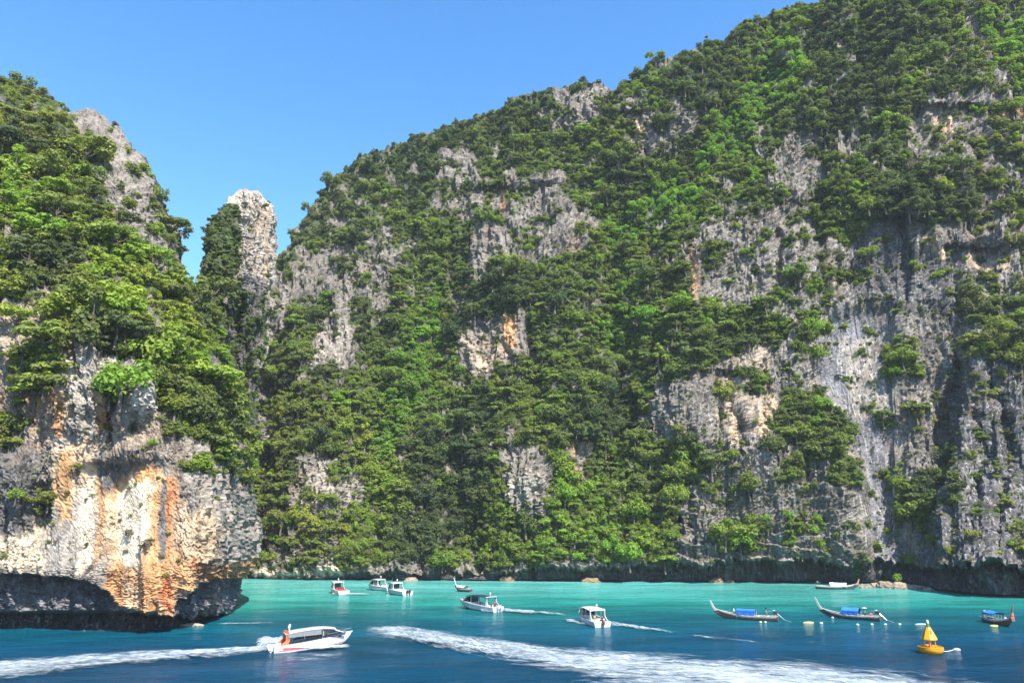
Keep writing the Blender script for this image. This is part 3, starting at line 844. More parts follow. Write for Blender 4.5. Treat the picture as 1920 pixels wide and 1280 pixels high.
# ------------------------------------------------------------------ the sea
def build_sea():
    N = Nodes('sea_water')
    p = N.pos()
    sep = N.n('ShaderNodeSeparateXYZ'); N.link(p, sep.inputs[0])
    X, Y = sep.outputs[0], sep.outputs[1]
    # depth of the bay: sandy shallows under the cliffs, a drop-off towards the open sea
    w1 = N.noise(N.scaled(p, (0.012, 0.03, 1)), 1.0, 3, 0.5)
    w2 = N.noise(N.scaled(p, (0.04, 0.16, 1)), 1.0, 4, 0.6)
    yy = N.math('ADD', Y, N.math('MULTIPLY', N.math('SUBTRACT', w1, 0.5), 46.0))
    yy = N.math('ADD', yy, N.math('MULTIPLY', N.math('SUBTRACT', w2, 0.5), 38.0))
    yy = N.math('SUBTRACT', yy, N.math('MULTIPLY', X, 0.03))
    d = N.rng(yy, 95.0, 245.0)
    col = N.ramp(d, [(0.0, (0.0004, 0.034, 0.074)), (0.16, (0.0005, 0.046, 0.092)), (0.30, (0.001, 0.070, 0.108)), (0.44, (0.004, 0.105, 0.118)),
                     (0.56, (0.014, 0.19, 0.165)), (0.72, (0.044, 0.255, 0.225)), (1.0, (0.085, 0.32, 0.285))])
    patch = N.ramp(N.noise(N.scaled(p, (0.02, 0.07, 1)), 1.0, 3, 0.5), [(0.35, 0.72), (0.6, 1.12)])
    col = N.mix(1.0, col, patch, 'MULTIPLY')
    h1 = N.noise(N.scaled(p, (0.10, 0.22, 1)), 1.0, 3, 0.55)
    h2 = N.noise(N.scaled(p, (0.42, 0.95, 1)), 1.0, 4, 0.6, 0.3)
    h3 = N.noise(N.scaled(p, (1.6, 3.2, 1)), 1.0, 3, 0.6)
    h = N.math('ADD', N.math('MULTIPLY', h1, 1.6), N.math('ADD', N.math('MULTIPLY', h2, 0.7), N.math('MULTIPLY', h3, 0.36)))
    b = N.bump(h, 0.75, 1.0)
    m = N.done(N.principled(col, 0.14, 0.17, b, IOR=1.33))
    xs = np.concatenate([[-2600, -1000, -400], np.linspace(-220, 260, 241), [420, 1000, 2600]])
    ys = np.concatenate([[-2600, -800, -200, 0], np.linspace(60, 270, 141), [330, 600, 1300, 2600]])
    G = np.stack(np.meshgrid(xs, ys), -1)
    Z = 0.16 * fbm(G[..., 0] * 0.07, G[..., 1] * 0.16, 0.5, 3) * ((np.abs(G[..., 0]) < 270) & (G[..., 1] > 50) & (G[..., 1] < 275))
    V = np.concatenate([G, Z[..., None]], -1)
    o = obj('sea', mesh_np('sea', V.reshape(-1, 3), grid_faces(len(ys), len(xs)), True), m)
    tag(o, 'sea, deep blue in front and turquoise under the cliffs', 'sea', kind='structure')
build_sea()
# ------------------------------------------------------------------ trees
def leaf_material():
    N = Nodes('leaves')
    tone = N.attr('tone', 'INSTANCER').outputs['Fac']
    warm = N.attr('warm', 'INSTANCER').outputs['Fac']
    rnd = N.attr('rnd').outputs['Fac']
    base = N.ramp(tone, [(0.0, (0.056, 0.096, 0.042)), (0.35, (0.110, 0.165, 0.044)), (0.65, (0.165, 0.250, 0.044)), (1.0, (0.165, 0.330, 0.036))])
    olive = N.ramp(tone, [(0.0, (0.085, 0.100, 0.040)), (0.4, (0.165, 0.180, 0.048)), (0.7, (0.245, 0.265, 0.050)), (1.0, (0.275, 0.315, 0.044))])
    col = N.mix(N.math('MINIMUM', warm, 1.0), base, olive)
    col = N.mix(N.rng(warm, 1.4, 1.8), col, (0.20, 0.165, 0.12))
    col = N.mix(1.0, col, N.ramp(rnd, [(0.0, (0.72, 0.74, 0.72)), (0.5, (1, 1, 1)), (0.9, (1.25, 1.2, 1.05)), (1.0, (1.45, 1.35, 1.2))]), 'MULTIPLY')
    d = N.principled(col, 0.62, 0.25)
    tr = N.n('ShaderNodeBsdfTranslucent')
    N.link(N.mix(1.0, col, (1.25, 1.3, 0.7), 'MULTIPLY'), tr.inputs[0])
    mx = N.n('ShaderNodeMixShader'); mx.inputs[0].default_value = 0.42
    N.link(d, mx.inputs[1]); N.link(tr.outputs[0], mx.inputs[2])
    return N.done(mx.outputs[0])

def bark_material():
    N = Nodes('bark')
    n = N.noise(N.scaled(N.objco(), (3, 3, 0.8)), 2.0, 4)
    return N.done(N.principled(N.ramp(n, [(0.3, (0.05, 0.043, 0.035)), (0.7, (0.15, 0.13, 0.11))]), 0.9, 0.1))

M_LEAF, M_BARK = leaf_material(), bark_material()

def crown_arrays(kind, seed, nleaf, leaf):
    """leaf-sized faces spread through the lobes of a crown of about 1 m radius; the trunk foot is the origin"""
    rs = np.random.RandomState(seed)
    L = []                                     # lobes: centre, radius, flatness
    if kind == 'round':
        for i in range(15):
            th = rs.rand() * 2 * math.pi; r = 0.78 * math.sqrt(rs.rand())
            L.append((r * math.cos(th), r * math.sin(th), 0.85 + 0.75 * (1 - r * r) * rs.uniform(-0.5, 1.0), rs.uniform(0.28, 0.48), 0.85))
    elif kind == 'spreading':
        for i in range(14):
            th = rs.rand() * 2 * math.pi; r = 0.95 * math.sqrt(rs.rand())
            L.append((r * math.cos(th), r * math.sin(th), 0.85 + 0.24 * rs.randn() * 0.6 + 0.30 * (1 - r), rs.uniform(0.28, 0.46), 0.38))
    elif kind == 'upright':
        for i in range(14):
            t = rs.rand(); r = (0.62 - 0.45 * t) * math.sqrt(rs.rand()); th = rs.rand() * 2 * math.pi
            L.append((r * math.cos(th), r * math.sin(th), 0.45 + 1.5 * t, rs.uniform(0.22, 0.36) * (1.1 - 0.5 * t), 0.9))
    else:                                      # bush
        for i in range(9):
            th = rs.rand() * 2 * math.pi; r = 0.75 * math.sqrt(rs.rand())
            L.append((r * math.cos(th), r * math.sin(th), 0.35 + 0.4 * (1 - r * r) * rs.uniform(0, 1.2), rs.uniform(0.28, 0.45), 0.75))
    L = np.array(L)
    w = L[:, 3] ** 2; w /= w.sum()
    li = rs.choice(len(L), nleaf, p=w)
    d = rs.normal(size=(nleaf, 3)); d[:, 2] = d[:, 2] * 0.9 + 0.35
    d /= np.linalg.norm(d, axis=1)[:, None]
    rad = L[li, 3] * (1 - 0.45 * rs.rand(nleaf) ** 2.2) * rs.uniform(0.85, 1.12, nleaf)
    c = L[li, :3] + d * rad[:, None] * np.stack([np.ones(nleaf), np.ones(nleaf), L[li, 4]], 1)
    nrm = d * 1.0 + np.array([0, 0, 0.5]) + rs.normal(size=(nleaf, 3)) * 0.28
    nrm /= np.linalg.norm(nrm, axis=1)[:, None]
    t1 = np.cross(nrm, rs.normal(size=(nleaf, 3))); t1 /= np.linalg.norm(t1, axis=1)[:, None]
    t2 = np.cross(nrm, t1)
    sz = leaf * rs.uniform(0.6, 1.35, nleaf)[:, None]
    el = rs.uniform(0.55, 0.9, nleaf)[:, None]
    q = np.stack([c + t1 * sz, c + t2 * sz * el, c - t1 * sz * 0.9, c - t2 * sz * el], 1)
    q[:, 0] -= nrm * sz * 0.25; q[:, 2] -= nrm * sz * 0.25
    lobe = rs.rand(len(L))
    rnd = np.clip(lobe[li] * 0.55 + rs.rand(nleaf) * 0.45, 0, 1)
    return q.reshape(-1, 3), np.arange(nleaf * 4).reshape(-1, 4), np.repeat(rnd, 4), L

def tube(pts, rads, ns=6):
    pts = [Vector(p) for p in pts]
    V, F = [], []
    for i, p in enumerate(pts):
        t = (pts[min(i + 1, len(pts) - 1)] - pts[max(i - 1, 0)]).normalized()
        a = t.cross(Vector((0.31, 0.95, 0.02))); a = a.normalized() if a.length > 1e-4 else Vector((1, 0, 0))
        b = t.cross(a)
        for k in range(ns):
            th = 2 * math.pi * k / ns
            V.append(p + (a * math.cos(th) + b * math.sin(th)) * rads[i])
    for i in range(len(pts) - 1):
        for k in range(ns):
            k2 = (k + 1) % ns
            F.append((i * ns + k, i * ns + k2, (i + 1) * ns + k2, (i + 1) * ns + k))
    return V, F

def trunk_arrays(kind, seed, L):
    rs = np.random.RandomState(seed + 50)
    V, F = [], []
    def add(p, r):
        v, f = tube(p, r, 5); o = len(V); V.extend(v); F.extend([tuple(i + o for i in q) for q in f])
    top = 0.65 if kind != 'bush' else 0.3
    j = rs.uniform(-0.1, 0.1, 4)
    add([(0, 0, -0.5), (j[0] * 0.5, j[1] * 0.5, 0.05), (j[0], j[1], top * 0.6), (j[2], j[3], top * 1.15)], [0.10, 0.075, 0.055, 0.035] if kind != 'bush' else [0.05, 0.045, 0.035, 0.02])
    for i in rs.choice(len(L), min(6, len(L)), replace=False):
        c = L[i, :3]; f = rs.uniform(0.45, 0.8) * top
        add([(j[0], j[1], f), tuple(np.array([j[0], j[1], f]) * 0.5 + c * 0.5 + np.array([0, 0, -0.05])), tuple(c)], [0.035, 0.025, 0.010])
    return np.array([tuple(v) for v in V]), np.array(F)

KINDS = [('round', 0), ('round', 1), ('round', 2), ('spreading', 3), ('spreading', 4), ('spreading', 5), ('upright', 6), ('upright', 7), ('bush', 8), ('bush', 9), ('bush', 10)]
CROWN, TRUNK, JOINED = [], [], []
lib = bpy.data.collections.new('plant_sources')          # not linked to the scene: sources for the jungle only
for kind, sd in KINDS:
    big = kind != 'bush'
    V, F, rnd, L = crown_arrays(kind, sd * 7 + 1, 950 if big else 420, 0.085 if big else 0.12)
    me = mesh_np('crown', V, F); set_attr(me, 'rnd', rnd); me.materials.append(M_LEAF)
    CROWN.append(me)
    tv, tf = trunk_arrays(kind, sd, L)
    mt = mesh_np('trunk', tv, tf, True); mt.materials.append(M_BARK)
    TRUNK.append(mt)
    V2, F2, rnd2, _ = crown_arrays(kind, sd * 7 + 1, 620 if big else 260, 0.105 if big else 0.15)
    mj = mesh_np('plant', np.concatenate([V2, tv]), np.concatenate([F2, tf + len(V2)]))
    set_attr(mj, 'rnd', np.concatenate([rnd2, np.full(len(tv), 0.5)]))
    mj.materials.append(M_LEAF); mj.materials.append(M_BARK)
    mi = np.zeros(len(F2) + len(tf), np.int32); mi[len(F2):] = 1
    mj.polygons.foreach_set('material_index', mi)
    oj = bpy.data.objects.new('plant_%02d' % sd, mj)
    lib.objects.link(oj)
    JOINED.append(oj)

rs = np.random.RandomState(3)
PLANTS = []        # dict(pos, R, v, tone, warm, px, py, where, app)

def place(px, py, where, anchors, veg, tone, warm, spacing, size, bare_only=False):
    P, n = anchors
    for i in range(len(px)):
        g = veg[i]
        h = rs.rand()
        if g > 0.5:
            if h > g: continue
            Rm = size * float(np.clip(0.92 * math.exp(0.38 * rs.normal()), 0.5, 1.9))
            v = rs.choice([0, 1, 2, 3, 4, 5, 6, 7, 8, 9], p=KP[where])
            if v >= 8: Rm *= 0.8
        else:
            if h > g * 1.15: continue
            Rm = size * (0.22 + 0.34 * rs.rand() ** 2.2)
            v = rs.choice([8, 9, 10, 0, 3])
        dry = rs.rand() < (0.3 if g < 0.5 else 0.05)
        pos = P[i] + n[i] * (0.18 * Rm) - np.array([0, 0, 0.62 * Rm if v < 8 else 0.2 * Rm])
        if pos[2] < 3.0: continue
        dist = math.hypot(pos[1], pos[0])
        PLANTS.append(dict(pos=pos, R=Rm, v=int(v), tone=float(np.clip(tone[i] + rs.normal() * 0.20, 0, 1)), warm=2.0 if (dry and v >= 8) else float(np.clip(warm[i] + rs.normal() * 0.12, 0, 1)),
                           px=float(px[i]), py=float(py[i]), where=where, app=Rm / dist * (0.85 if v >= 8 else 1)))

KP = {'far': [0.17, 0.17, 0.16, 0.08, 0.08, 0.08, 0.07, 0.05, 0.07, 0.07], 'near': [0.08, 0.08, 0.08, 0.21, 0.20, 0.20, 0.02, 0.02, 0.05, 0.06], 'pillar': [0, 0, 0, 0, 0, 0, 0, 0, 0.5, 0.5]}

def scatter(x0, x1, y0, y1, sp):
    gx, gy = np.meshgrid(np.arange(x0, x1, sp) * 1.0, np.arange(y0, y1, sp * 0.9) * 1.0)
    gx[1::2] += sp * 0.5
    gx = gx + rs.uniform(-0.45, 0.45, gx.shape) * sp; gy = gy + rs.uniform(-0.45, 0.45, gy.shape) * sp
    return gx.ravel(), gy.ravel()

def plant_far(x0, x1, y0, sp, size):
    px, py = scatter(x0, x1, y0, 1078, sp)
    yb = np.interp(px, FAR['px1'], FAR['yb']); ys = np.interp(px, FAR['px1'], FAR['ys'])
    ok = (py > ys + 1) & (py < interp(px, LIP_FAR) - 4)
    px, py, yb, ys = px[ok], py[ok], yb[ok], ys[ok]
    c = np.clip(np.round(np.interp(px, FAR['px1'], np.arange(FAR['nc']))).astype(int), 0, FAR['nc'] - 1)
    r = np.clip(np.round((py - yb) / (ys - yb) * (FAR['nr'] - 1)).astype(int), 0, FAR['nr'] - 1)
    veg = growth(px, py, ROCK_FAR, GREEN_FAR, 2.2)
    tone = leaf_tone(px, py, TONE_FAR, 6.6)
    veg = lush(px, py, veg, tone)
    warm = np.clip(0.28 + 0.3 * noise(px * 0.008, py * 0.008, 4.4) + 0.25 * sstep(700, 480, px) + 0.25 * sstep(1650, 1900, px) + 0.3 * (veg < 0.6), 0, 1)
    warm *= 1 - 0.8 * sstep(0.75, 0.95, tone)
    place(px, py, 'far', (FAR['P'][r, c], FAR['n'][r, c]), veg, tone, warm, sp, size)

def plant_near(sp, size):
    px, py = scatter(-420, 490, -50, 1090, sp)
    xr = np.interp(py, NEAR['pyr'], NEAR['xr'])
    ok = (px < xr - 2) & (py < interp(px, LIP_L) - 4)
    px, py, xr = px[ok], py[ok], xr[ok]
    r = np.clip(np.round(np.interp(py, NEAR['pyr'], np.arange(NEAR['ny']))).astype(int), 0, NEAR['ny'] - 1)
    c = np.clip(np.round((px + 520) / (xr + 520) * (NEAR['nx'] - 1)).astype(int), 0, NEAR['nx'] - 1)
    veg = growth(px, py, ROCK_L, GREEN_L, 7.7)
    tone = np.clip(leaf_tone(px, py, TONE_L, 8.8) + 0.1, 0, 1)
    warm = np.clip(0.62 + 0.4 * noise(px * 0.01, py * 0.01, 7.4), 0, 1)
    place(px, py, 'near', (NEAR['P'][r, c], NEAR['n'][r, c]), veg, tone, warm, sp, size)

plant_far(300, 2150, -160, 14.0, 2.2)
plant_far(440, 2000, -40, 8.0, 1.25)
plant_near(24, 2.7)
plant_near(11.5, 1.25)
sel = rs.rand(*PILLAR['veg'].shape) < 0.075
sel &= (PILLAR['n'][..., 1] < 0.3)
for r_, c_ in zip(*np.nonzero(sel)):
    if rs.rand() < PILLAR['veg'][r_, c_] * 0.8:
        Rm = rs.uniform(0.5, 1.5)
        PLANTS.append(dict(pos=PILLAR['P'][r_, c_] - np.array([0, 0, 0.2]), R=Rm, v=int(rs.choice([8, 9, 10])), tone=float(np.clip(0.35 + 0.2 * rs.randn(), 0, 1)), warm=0.3,
                           px=float(PILLAR['PX'][r_, c_]), py=float(PILLAR['PY'][r_, c_]), where='pillar', app=0))

# ------------------------------------------------------------------ the trees that show largest stand as things of their own
def in_frame(p): return 12 < p['px'] < 1908 and 12 < p['py'] < 1070
cand = sorted([p for p in PLANTS if in_frame(p) and p['v'] < 8 and p['R'] > 1.3], key=lambda p: -p['app'] * (1.0 if p['where'] == 'near' else 1.45))
chosen, grid_used = [], {}
for p in cand:
    if len(chosen) >= 290: break
    # spread them, so that each one shows
    cell = 30 if p['where'] == 'far' else 36
    k = (p['where'], int(p['px'] // cell), int(p['py'] // cell))
    if any((k[0], k[1] + dx, k[2] + dy) in grid_used and math.hypot(q['px'] - p['px'], q['py'] - p['py']) < cell * 0.9 for dx in (-1, 0, 1) for dy in (-1, 0, 1)
           for q in ([grid_used[(k[0], k[1] + dx, k[2] + dy)]] if (k[0], k[1] + dx, k[2] + dy) in grid_used else [])):
        continue
    grid_used[k] = p; p['own'] = True
    p['pos'] = p['pos'] + np.array([-p['pos'][0], -p['pos'][1], 0]) / math.hypot(p['pos'][0], p['pos'][1]) * 0.25 * p['R']
    p['R'] *= 1.12
    chosen.append(p)

def region(p):
    x, y = p['px'], p['py']
    if p['where'] == 'near':
        b = 'near the top of the' if y < 330 else 'on the upper slope of the' if y < 480 else 'on the middle slope of the' if y < 620 else 'low on the'
        return b + ' near headland', 'trees on the near headland'
    a = "far cliff's left shoulder" if x < 720 else "far cliff's left half" if x < 1000 else "far cliff's middle" if x < 1260 else "far cliff's right half" if x < 1600 else "far cliff's right end"
    yt = float(interp(x, SKY_FAR)); t = (y - yt) / (1085 - yt)
    b = 'on the skyline at the' if t < 0.10 else 'high on the' if t < 0.38 else 'halfway up the' if t < 0.68 else 'low on the' if t < 0.9 else 'at foot of the'
    return b + ' ' + a, 'trees on the far cliff'

def tone_word(p):
    t, w = p['tone'], p['warm']
    if w > 0.55: return 'dark olive' if t < 0.3 else 'olive green' if t < 0.62 else 'yellow green'
    return 'dark green' if t < 0.3 else 'mid green' if t < 0.62 else 'bright green'

SHAPE = {'round': 'round-crowned', 'spreading': 'flat-topped', 'upright': 'upright'}
classes = {}
for p in chosen:
    reg, grp = region(p)
    key = (tone_word(p), SHAPE[KINDS[p['v']][0]], reg)
    p['grp'] = grp
    classes.setdefault(key, []).append(p)
ORD = ['first', 'second', 'third', 'fourth', 'fifth', 'sixth', 'seventh', 'eighth', 'ninth', 'tenth', 'eleventh', 'twelfth']
for (tw, sw, reg), ps in classes.items():
    ps.sort(key=lambda q: q['px'])
    pre = reg
    for i, p in enumerate(ps):
        n_ = len(ps)
        lead = '' if n_ == 1 else 'leftmost ' if i == 0 else 'rightmost ' if i == n_ - 1 else ORD[i] + ' from left '
        p['label'] = '%s%s %s tree %s' % (lead, tw, sw, pre)

for p in chosen:
    o = empty('tree', p['pos'], rs.uniform(0, 6.28))
    s_ = p['R']; o.scale = (s_, s_, s_ * rs.uniform(0.88, 1.12))
    tag(o, p['label'], 'tree', p['grp'])
    c_ = obj('crown', CROWN[p['v']], None, o); c_['tone'] = p['tone']; c_['warm'] = p['warm']
    obj('trunk', TRUNK[p['v']], None, o)

# ------------------------------------------------------------------ all the rest of the jungle
def jungle():
    rest = [p for p in PLANTS if not p.get('own')]
    me = bpy.data.meshes.new('hillside_jungle')
    me.vertices.add(len(rest))
    me.vertices.foreach_set('co', np.array([p['pos'] for p in rest], np.float32).ravel())
    set_attr(me, 'size', [p['R'] for p in rest])
    set_attr(me, 'turn', [(rs.uniform(-0.12, 0.12), rs.uniform(-0.12, 0.12), rs.uniform(0, 6.28)) for p in rest], 'FLOAT_VECTOR')
    set_attr(me, 'pick', [p['v'] for p in rest], 'INT')
    set_attr(me, 'tone', [p['tone'] for p in rest])
    set_attr(me, 'warm', [p['warm'] for p in rest])
    o = obj('hillside_jungle', me, None)
    g = bpy.data.node_groups.new('jungle_plants', 'GeometryNodeTree')
    g.interface.new_socket('Geometry', in_out='INPUT', socket_type='NodeSocketGeometry')
    g.interface.new_socket('Geometry', in_out='OUTPUT', socket_type='NodeSocketGeometry')
    N = g.nodes
    gi, go = N.new('NodeGroupInput'), N.new('NodeGroupOutput')
    ci = N.new('GeometryNodeCollectionInfo'); ci.inputs['Collection'].default_value = lib
    ci.inputs['Separate Children'].default_value = True; ci.inputs['Reset Children'].default_value = True
    ip = N.new('GeometryNodeInstanceOnPoints'); ip.inputs['Pick Instance'].default_value = True
    def na(name, typ):
        x = N.new('GeometryNodeInputNamedAttribute'); x.data_type = typ; x.inputs['Name'].default_value = name
        return x.outputs['Attribute']
    g.links.new(gi.outputs[0], ip.inputs['Points'])
    g.links.new(ci.outputs[0], ip.inputs['Instance'])
    g.links.new(na('pick', 'INT'), ip.inputs['Instance Index'])
    g.links.new(na('turn', 'FLOAT_VECTOR'), ip.inputs['Rotation'])
    g.links.new(na('size', 'FLOAT'), ip.inputs['Scale'])
    g.links.new(ip.outputs[0], go.inputs[0])
    md = o.modifiers.new('plants', 'NODES'); md.node_group = g
    tag(o, 'dense green jungle of smaller trees and scrub covering the cliffs', 'jungle', kind='stuff')
    print('plants', len(PLANTS), 'own trees', len(chosen), 'label classes', len(classes))
jungle()
# ------------------------------------------------------------------ plain materials for made things
def plain(name, col, rough=0.5, spec=0.4, wear=0.25, metal=0.0, scale=3.0):
    N = Nodes(name)
    p = N.objco()
    n = N.noise(p, scale, 4, 0.6)
    c = N.mix(1.0, tuple(col), N.ramp(n, [(0.3, 1 - wear), (0.65, 1.0)]), 'MULTIPLY')
    return N.done(N.principled(c, rough, spec, N.bump(n, 0.15, 0.02), Metallic=metal))

def planked(name, c1, c2):
    N = Nodes(name)
    n = N.noise(N.scaled(N.objco(), (0.5, 3, 9)), 2.0, 4, 0.6)
    return N.done(N.principled(N.ramp(n, [(0.3, c1), (0.7, c2)]), 0.7, 0.25, N.bump(n, 0.3, 0.02)))

def cloth(name, col):
    N = Nodes(name)
    n = N.noise(N.objco(), 2.2, 4, 0.6)
    c = N.mix(1.0, tuple(col), N.ramp(n, [(0.3, 0.8), (0.65, 1.05)]), 'MULTIPLY')
    return N.done(N.principled(c, 0.85, 0.15, N.bump(n, 0.5, 0.06)))

M_GEL = plain('white_gelcoat', (0.52, 0.52, 0.525), 0.25, 0.5, 0.10)
M_GELG = plain('grey_gelcoat', (0.55, 0.57, 0.60), 0.35, 0.4, 0.15)
M_BOOT = plain('boot_paint', (0.30, 0.33, 0.38), 0.4)
M_RED = plain('red_paint', (0.42, 0.05, 0.045), 0.35)
M_PINK = plain('faded_red_paint', (0.60, 0.14, 0.15), 0.4)
M_ORANGE = plain('orange_paint', (0.62, 0.115, 0.025), 0.35)
M_NAVY = cloth('navy_canvas', (0.015, 0.03, 0.06))
M_WCLOTH = cloth('white_canvas', (0.58, 0.54, 0.54))
M_BLUE = cloth('blue_tarpaulin', (0.03, 0.17, 0.50))
M_DBLUE = cloth('dark_blue_tarpaulin', (0.03, 0.12, 0.42))
M_BLACK = plain('black_plastic', (0.02, 0.02, 0.022), 0.4)
M_DARKM = plain('engine_black', (0.028, 0.028, 0.03), 0.3, 0.5)
M_BROWNM = plain('engine_brown', (0.16, 0.09, 0.06), 0.4)
M_STEEL = plain('stainless_steel', (0.6, 0.6, 0.62), 0.3, 0.5, 0.1, 0.9)
M_SEAT = plain('cream_upholstery', (0.60, 0.55, 0.48), 0.7)
M_FLOOR = plain('deck_grey', (0.42, 0.41, 0.40), 0.8)
M_WOOD = planked('weathered_hull_wood', (0.06, 0.04, 0.03), (0.17, 0.11, 0.075))
M_DWOOD = planked('dark_hull_wood', (0.035, 0.033, 0.033), (0.09, 0.08, 0.075))
M_PALEW = planked('bleached_wood', (0.36, 0.33, 0.29), (0.55, 0.52, 0.47))
M_TAN = planked('varnished_wood', (0.30, 0.17, 0.08), (0.48, 0.30, 0.16))
M_YEL = plain('yellow_plastic', (0.62, 0.33, 0.008), 0.4, 0.4, 0.18)
M_YELO = plain('orange_yellow_plastic', (0.62, 0.26, 0.008), 0.4, 0.4, 0.2)
M_LAMPG = plain('lantern_green', (0.10, 0.18, 0.06), 0.3)
M_FLOATW = plain('white_float', (0.5, 0.55, 0.54), 0.5)
M_FLOATY = plain('yellow_float', (0.72, 0.62, 0.16), 0.5)
M_ROPE = plain('pale_rope', (0.55, 0.52, 0.46), 0.9)
def glass_material():
    N = Nodes('tinted_glass')
    return N.done(N.principled((0.012, 0.015, 0.02), 0.06, 0.6, Alpha=0.92))
M_GLASS = glass_material()

# ------------------------------------------------------------------ modelling helpers
class MB:
    def __init__(self): self.V, self.F = [], []
    def add(self, V, F):
        o = len(self.V)
        self.V += [tuple(v) for v in V]
        self.F += [tuple(i + o for i in f) for f in F]
        return self
    def box(self, c, s, rot=None, taper=1.0):
        V = []
        for z in (-.5, .5):
            k = taper if z > 0 else 1.0
            for x, y in ((-.5, -.5), (.5, -.5), (.5, .5), (-.5, .5)):
                v = Vector((x * s[0] * k, y * s[1] * k, z * s[2]))
                if rot: v = Matrix.Rotation(rot[1], 3, rot[0]) @ v
                V.append(v + Vector(c))
        return self.add(V, [(3, 2, 1, 0), (4, 5, 6, 7), (0, 1, 5, 4), (1, 2, 6, 5), (2, 3, 7, 6), (3, 0, 4, 7)])
    def tube(self, pts, r, ns=6):
        rs_ = r if isinstance(r, (list, tuple)) else [r] * len(pts)
        V, F = tube(pts, rs_, ns)
        n = len(pts)
        F = F + [tuple(range(ns - 1, -1, -1)), tuple(range((n - 1) * ns, n * ns))]
        return self.add(V, F)
    def lathe(self, prof, c=(0, 0, 0), ns=20):
        V, F = [], []
        for r, z in prof:
            for k in range(ns):
                a = 2 * math.pi * k / ns
                V.append((c[0] + r * math.cos(a), c[1] + r * math.sin(a), c[2] + z))
        for i in range(len(prof) - 1):
            for k in range(ns):
                k2 = (k + 1) % ns
                F.append((i * ns + k, i * ns + k2, (i + 1) * ns + k2, (i + 1) * ns + k))
        F.append(tuple(range(ns - 1, -1, -1))); F.append(tuple(range((len(prof) - 1) * ns, len(prof) * ns)))
        return self.add(V, F)
    def loft(self, secs, close=False, cap0=False, cap1=False):
        n = len(secs[0]); V = [p for s_ in secs for p in s_]; F = []
        for i in range(len(secs) - 1):
            for k in range(n if close else n - 1):
                k2 = (k + 1) % n
                F.append((i * n + k, i * n + k2, (i + 1) * n + k2, (i + 1) * n + k))
        if cap0: F.append(tuple(range(n - 1, -1, -1)))
        if cap1: F.append(tuple(range((len(secs) - 1) * n, len(secs) * n)))
        return self.add(V, F)
    def build(self, name, mat, parent=None, bevel=0.0, smooth=False):
        me = bpy.data.meshes.new(name)
        bm = bmesh.new()
        vs = [bm.verts.new(v) for v in self.V]
        for f in self.F:
            if len(set(f)) > 2:
                try: bm.faces.new([vs[i] for i in f])
                except ValueError: pass
        bmesh.ops.remove_doubles(bm, verts=bm.verts, dist=1e-4)
        bmesh.ops.recalc_face_normals(bm, faces=bm.faces)
        if bevel > 0:
            e = [e for e in bm.edges if len(e.link_faces) == 2 and e.calc_face_angle(0) > 0.6]
            bmesh.ops.bevel(bm, geom=e, offset=bevel, segments=2, affect='EDGES', profile=0.7)
        if smooth:
            for f in bm.faces: f.smooth = True
            for e in bm.edges:
                if len(e.link_faces) == 2 and e.calc_face_angle(0) > 0.7: e.smooth = False
        bm.to_mesh(me); bm.free()
        return obj(name, me, mat, parent)

def copy_tree(o, parent=None):
    c = o.copy(); COL.objects.link(c)
    if parent is not None: c.parent = parent
    for ch in list(o.children): copy_tree(ch, c)
    return c

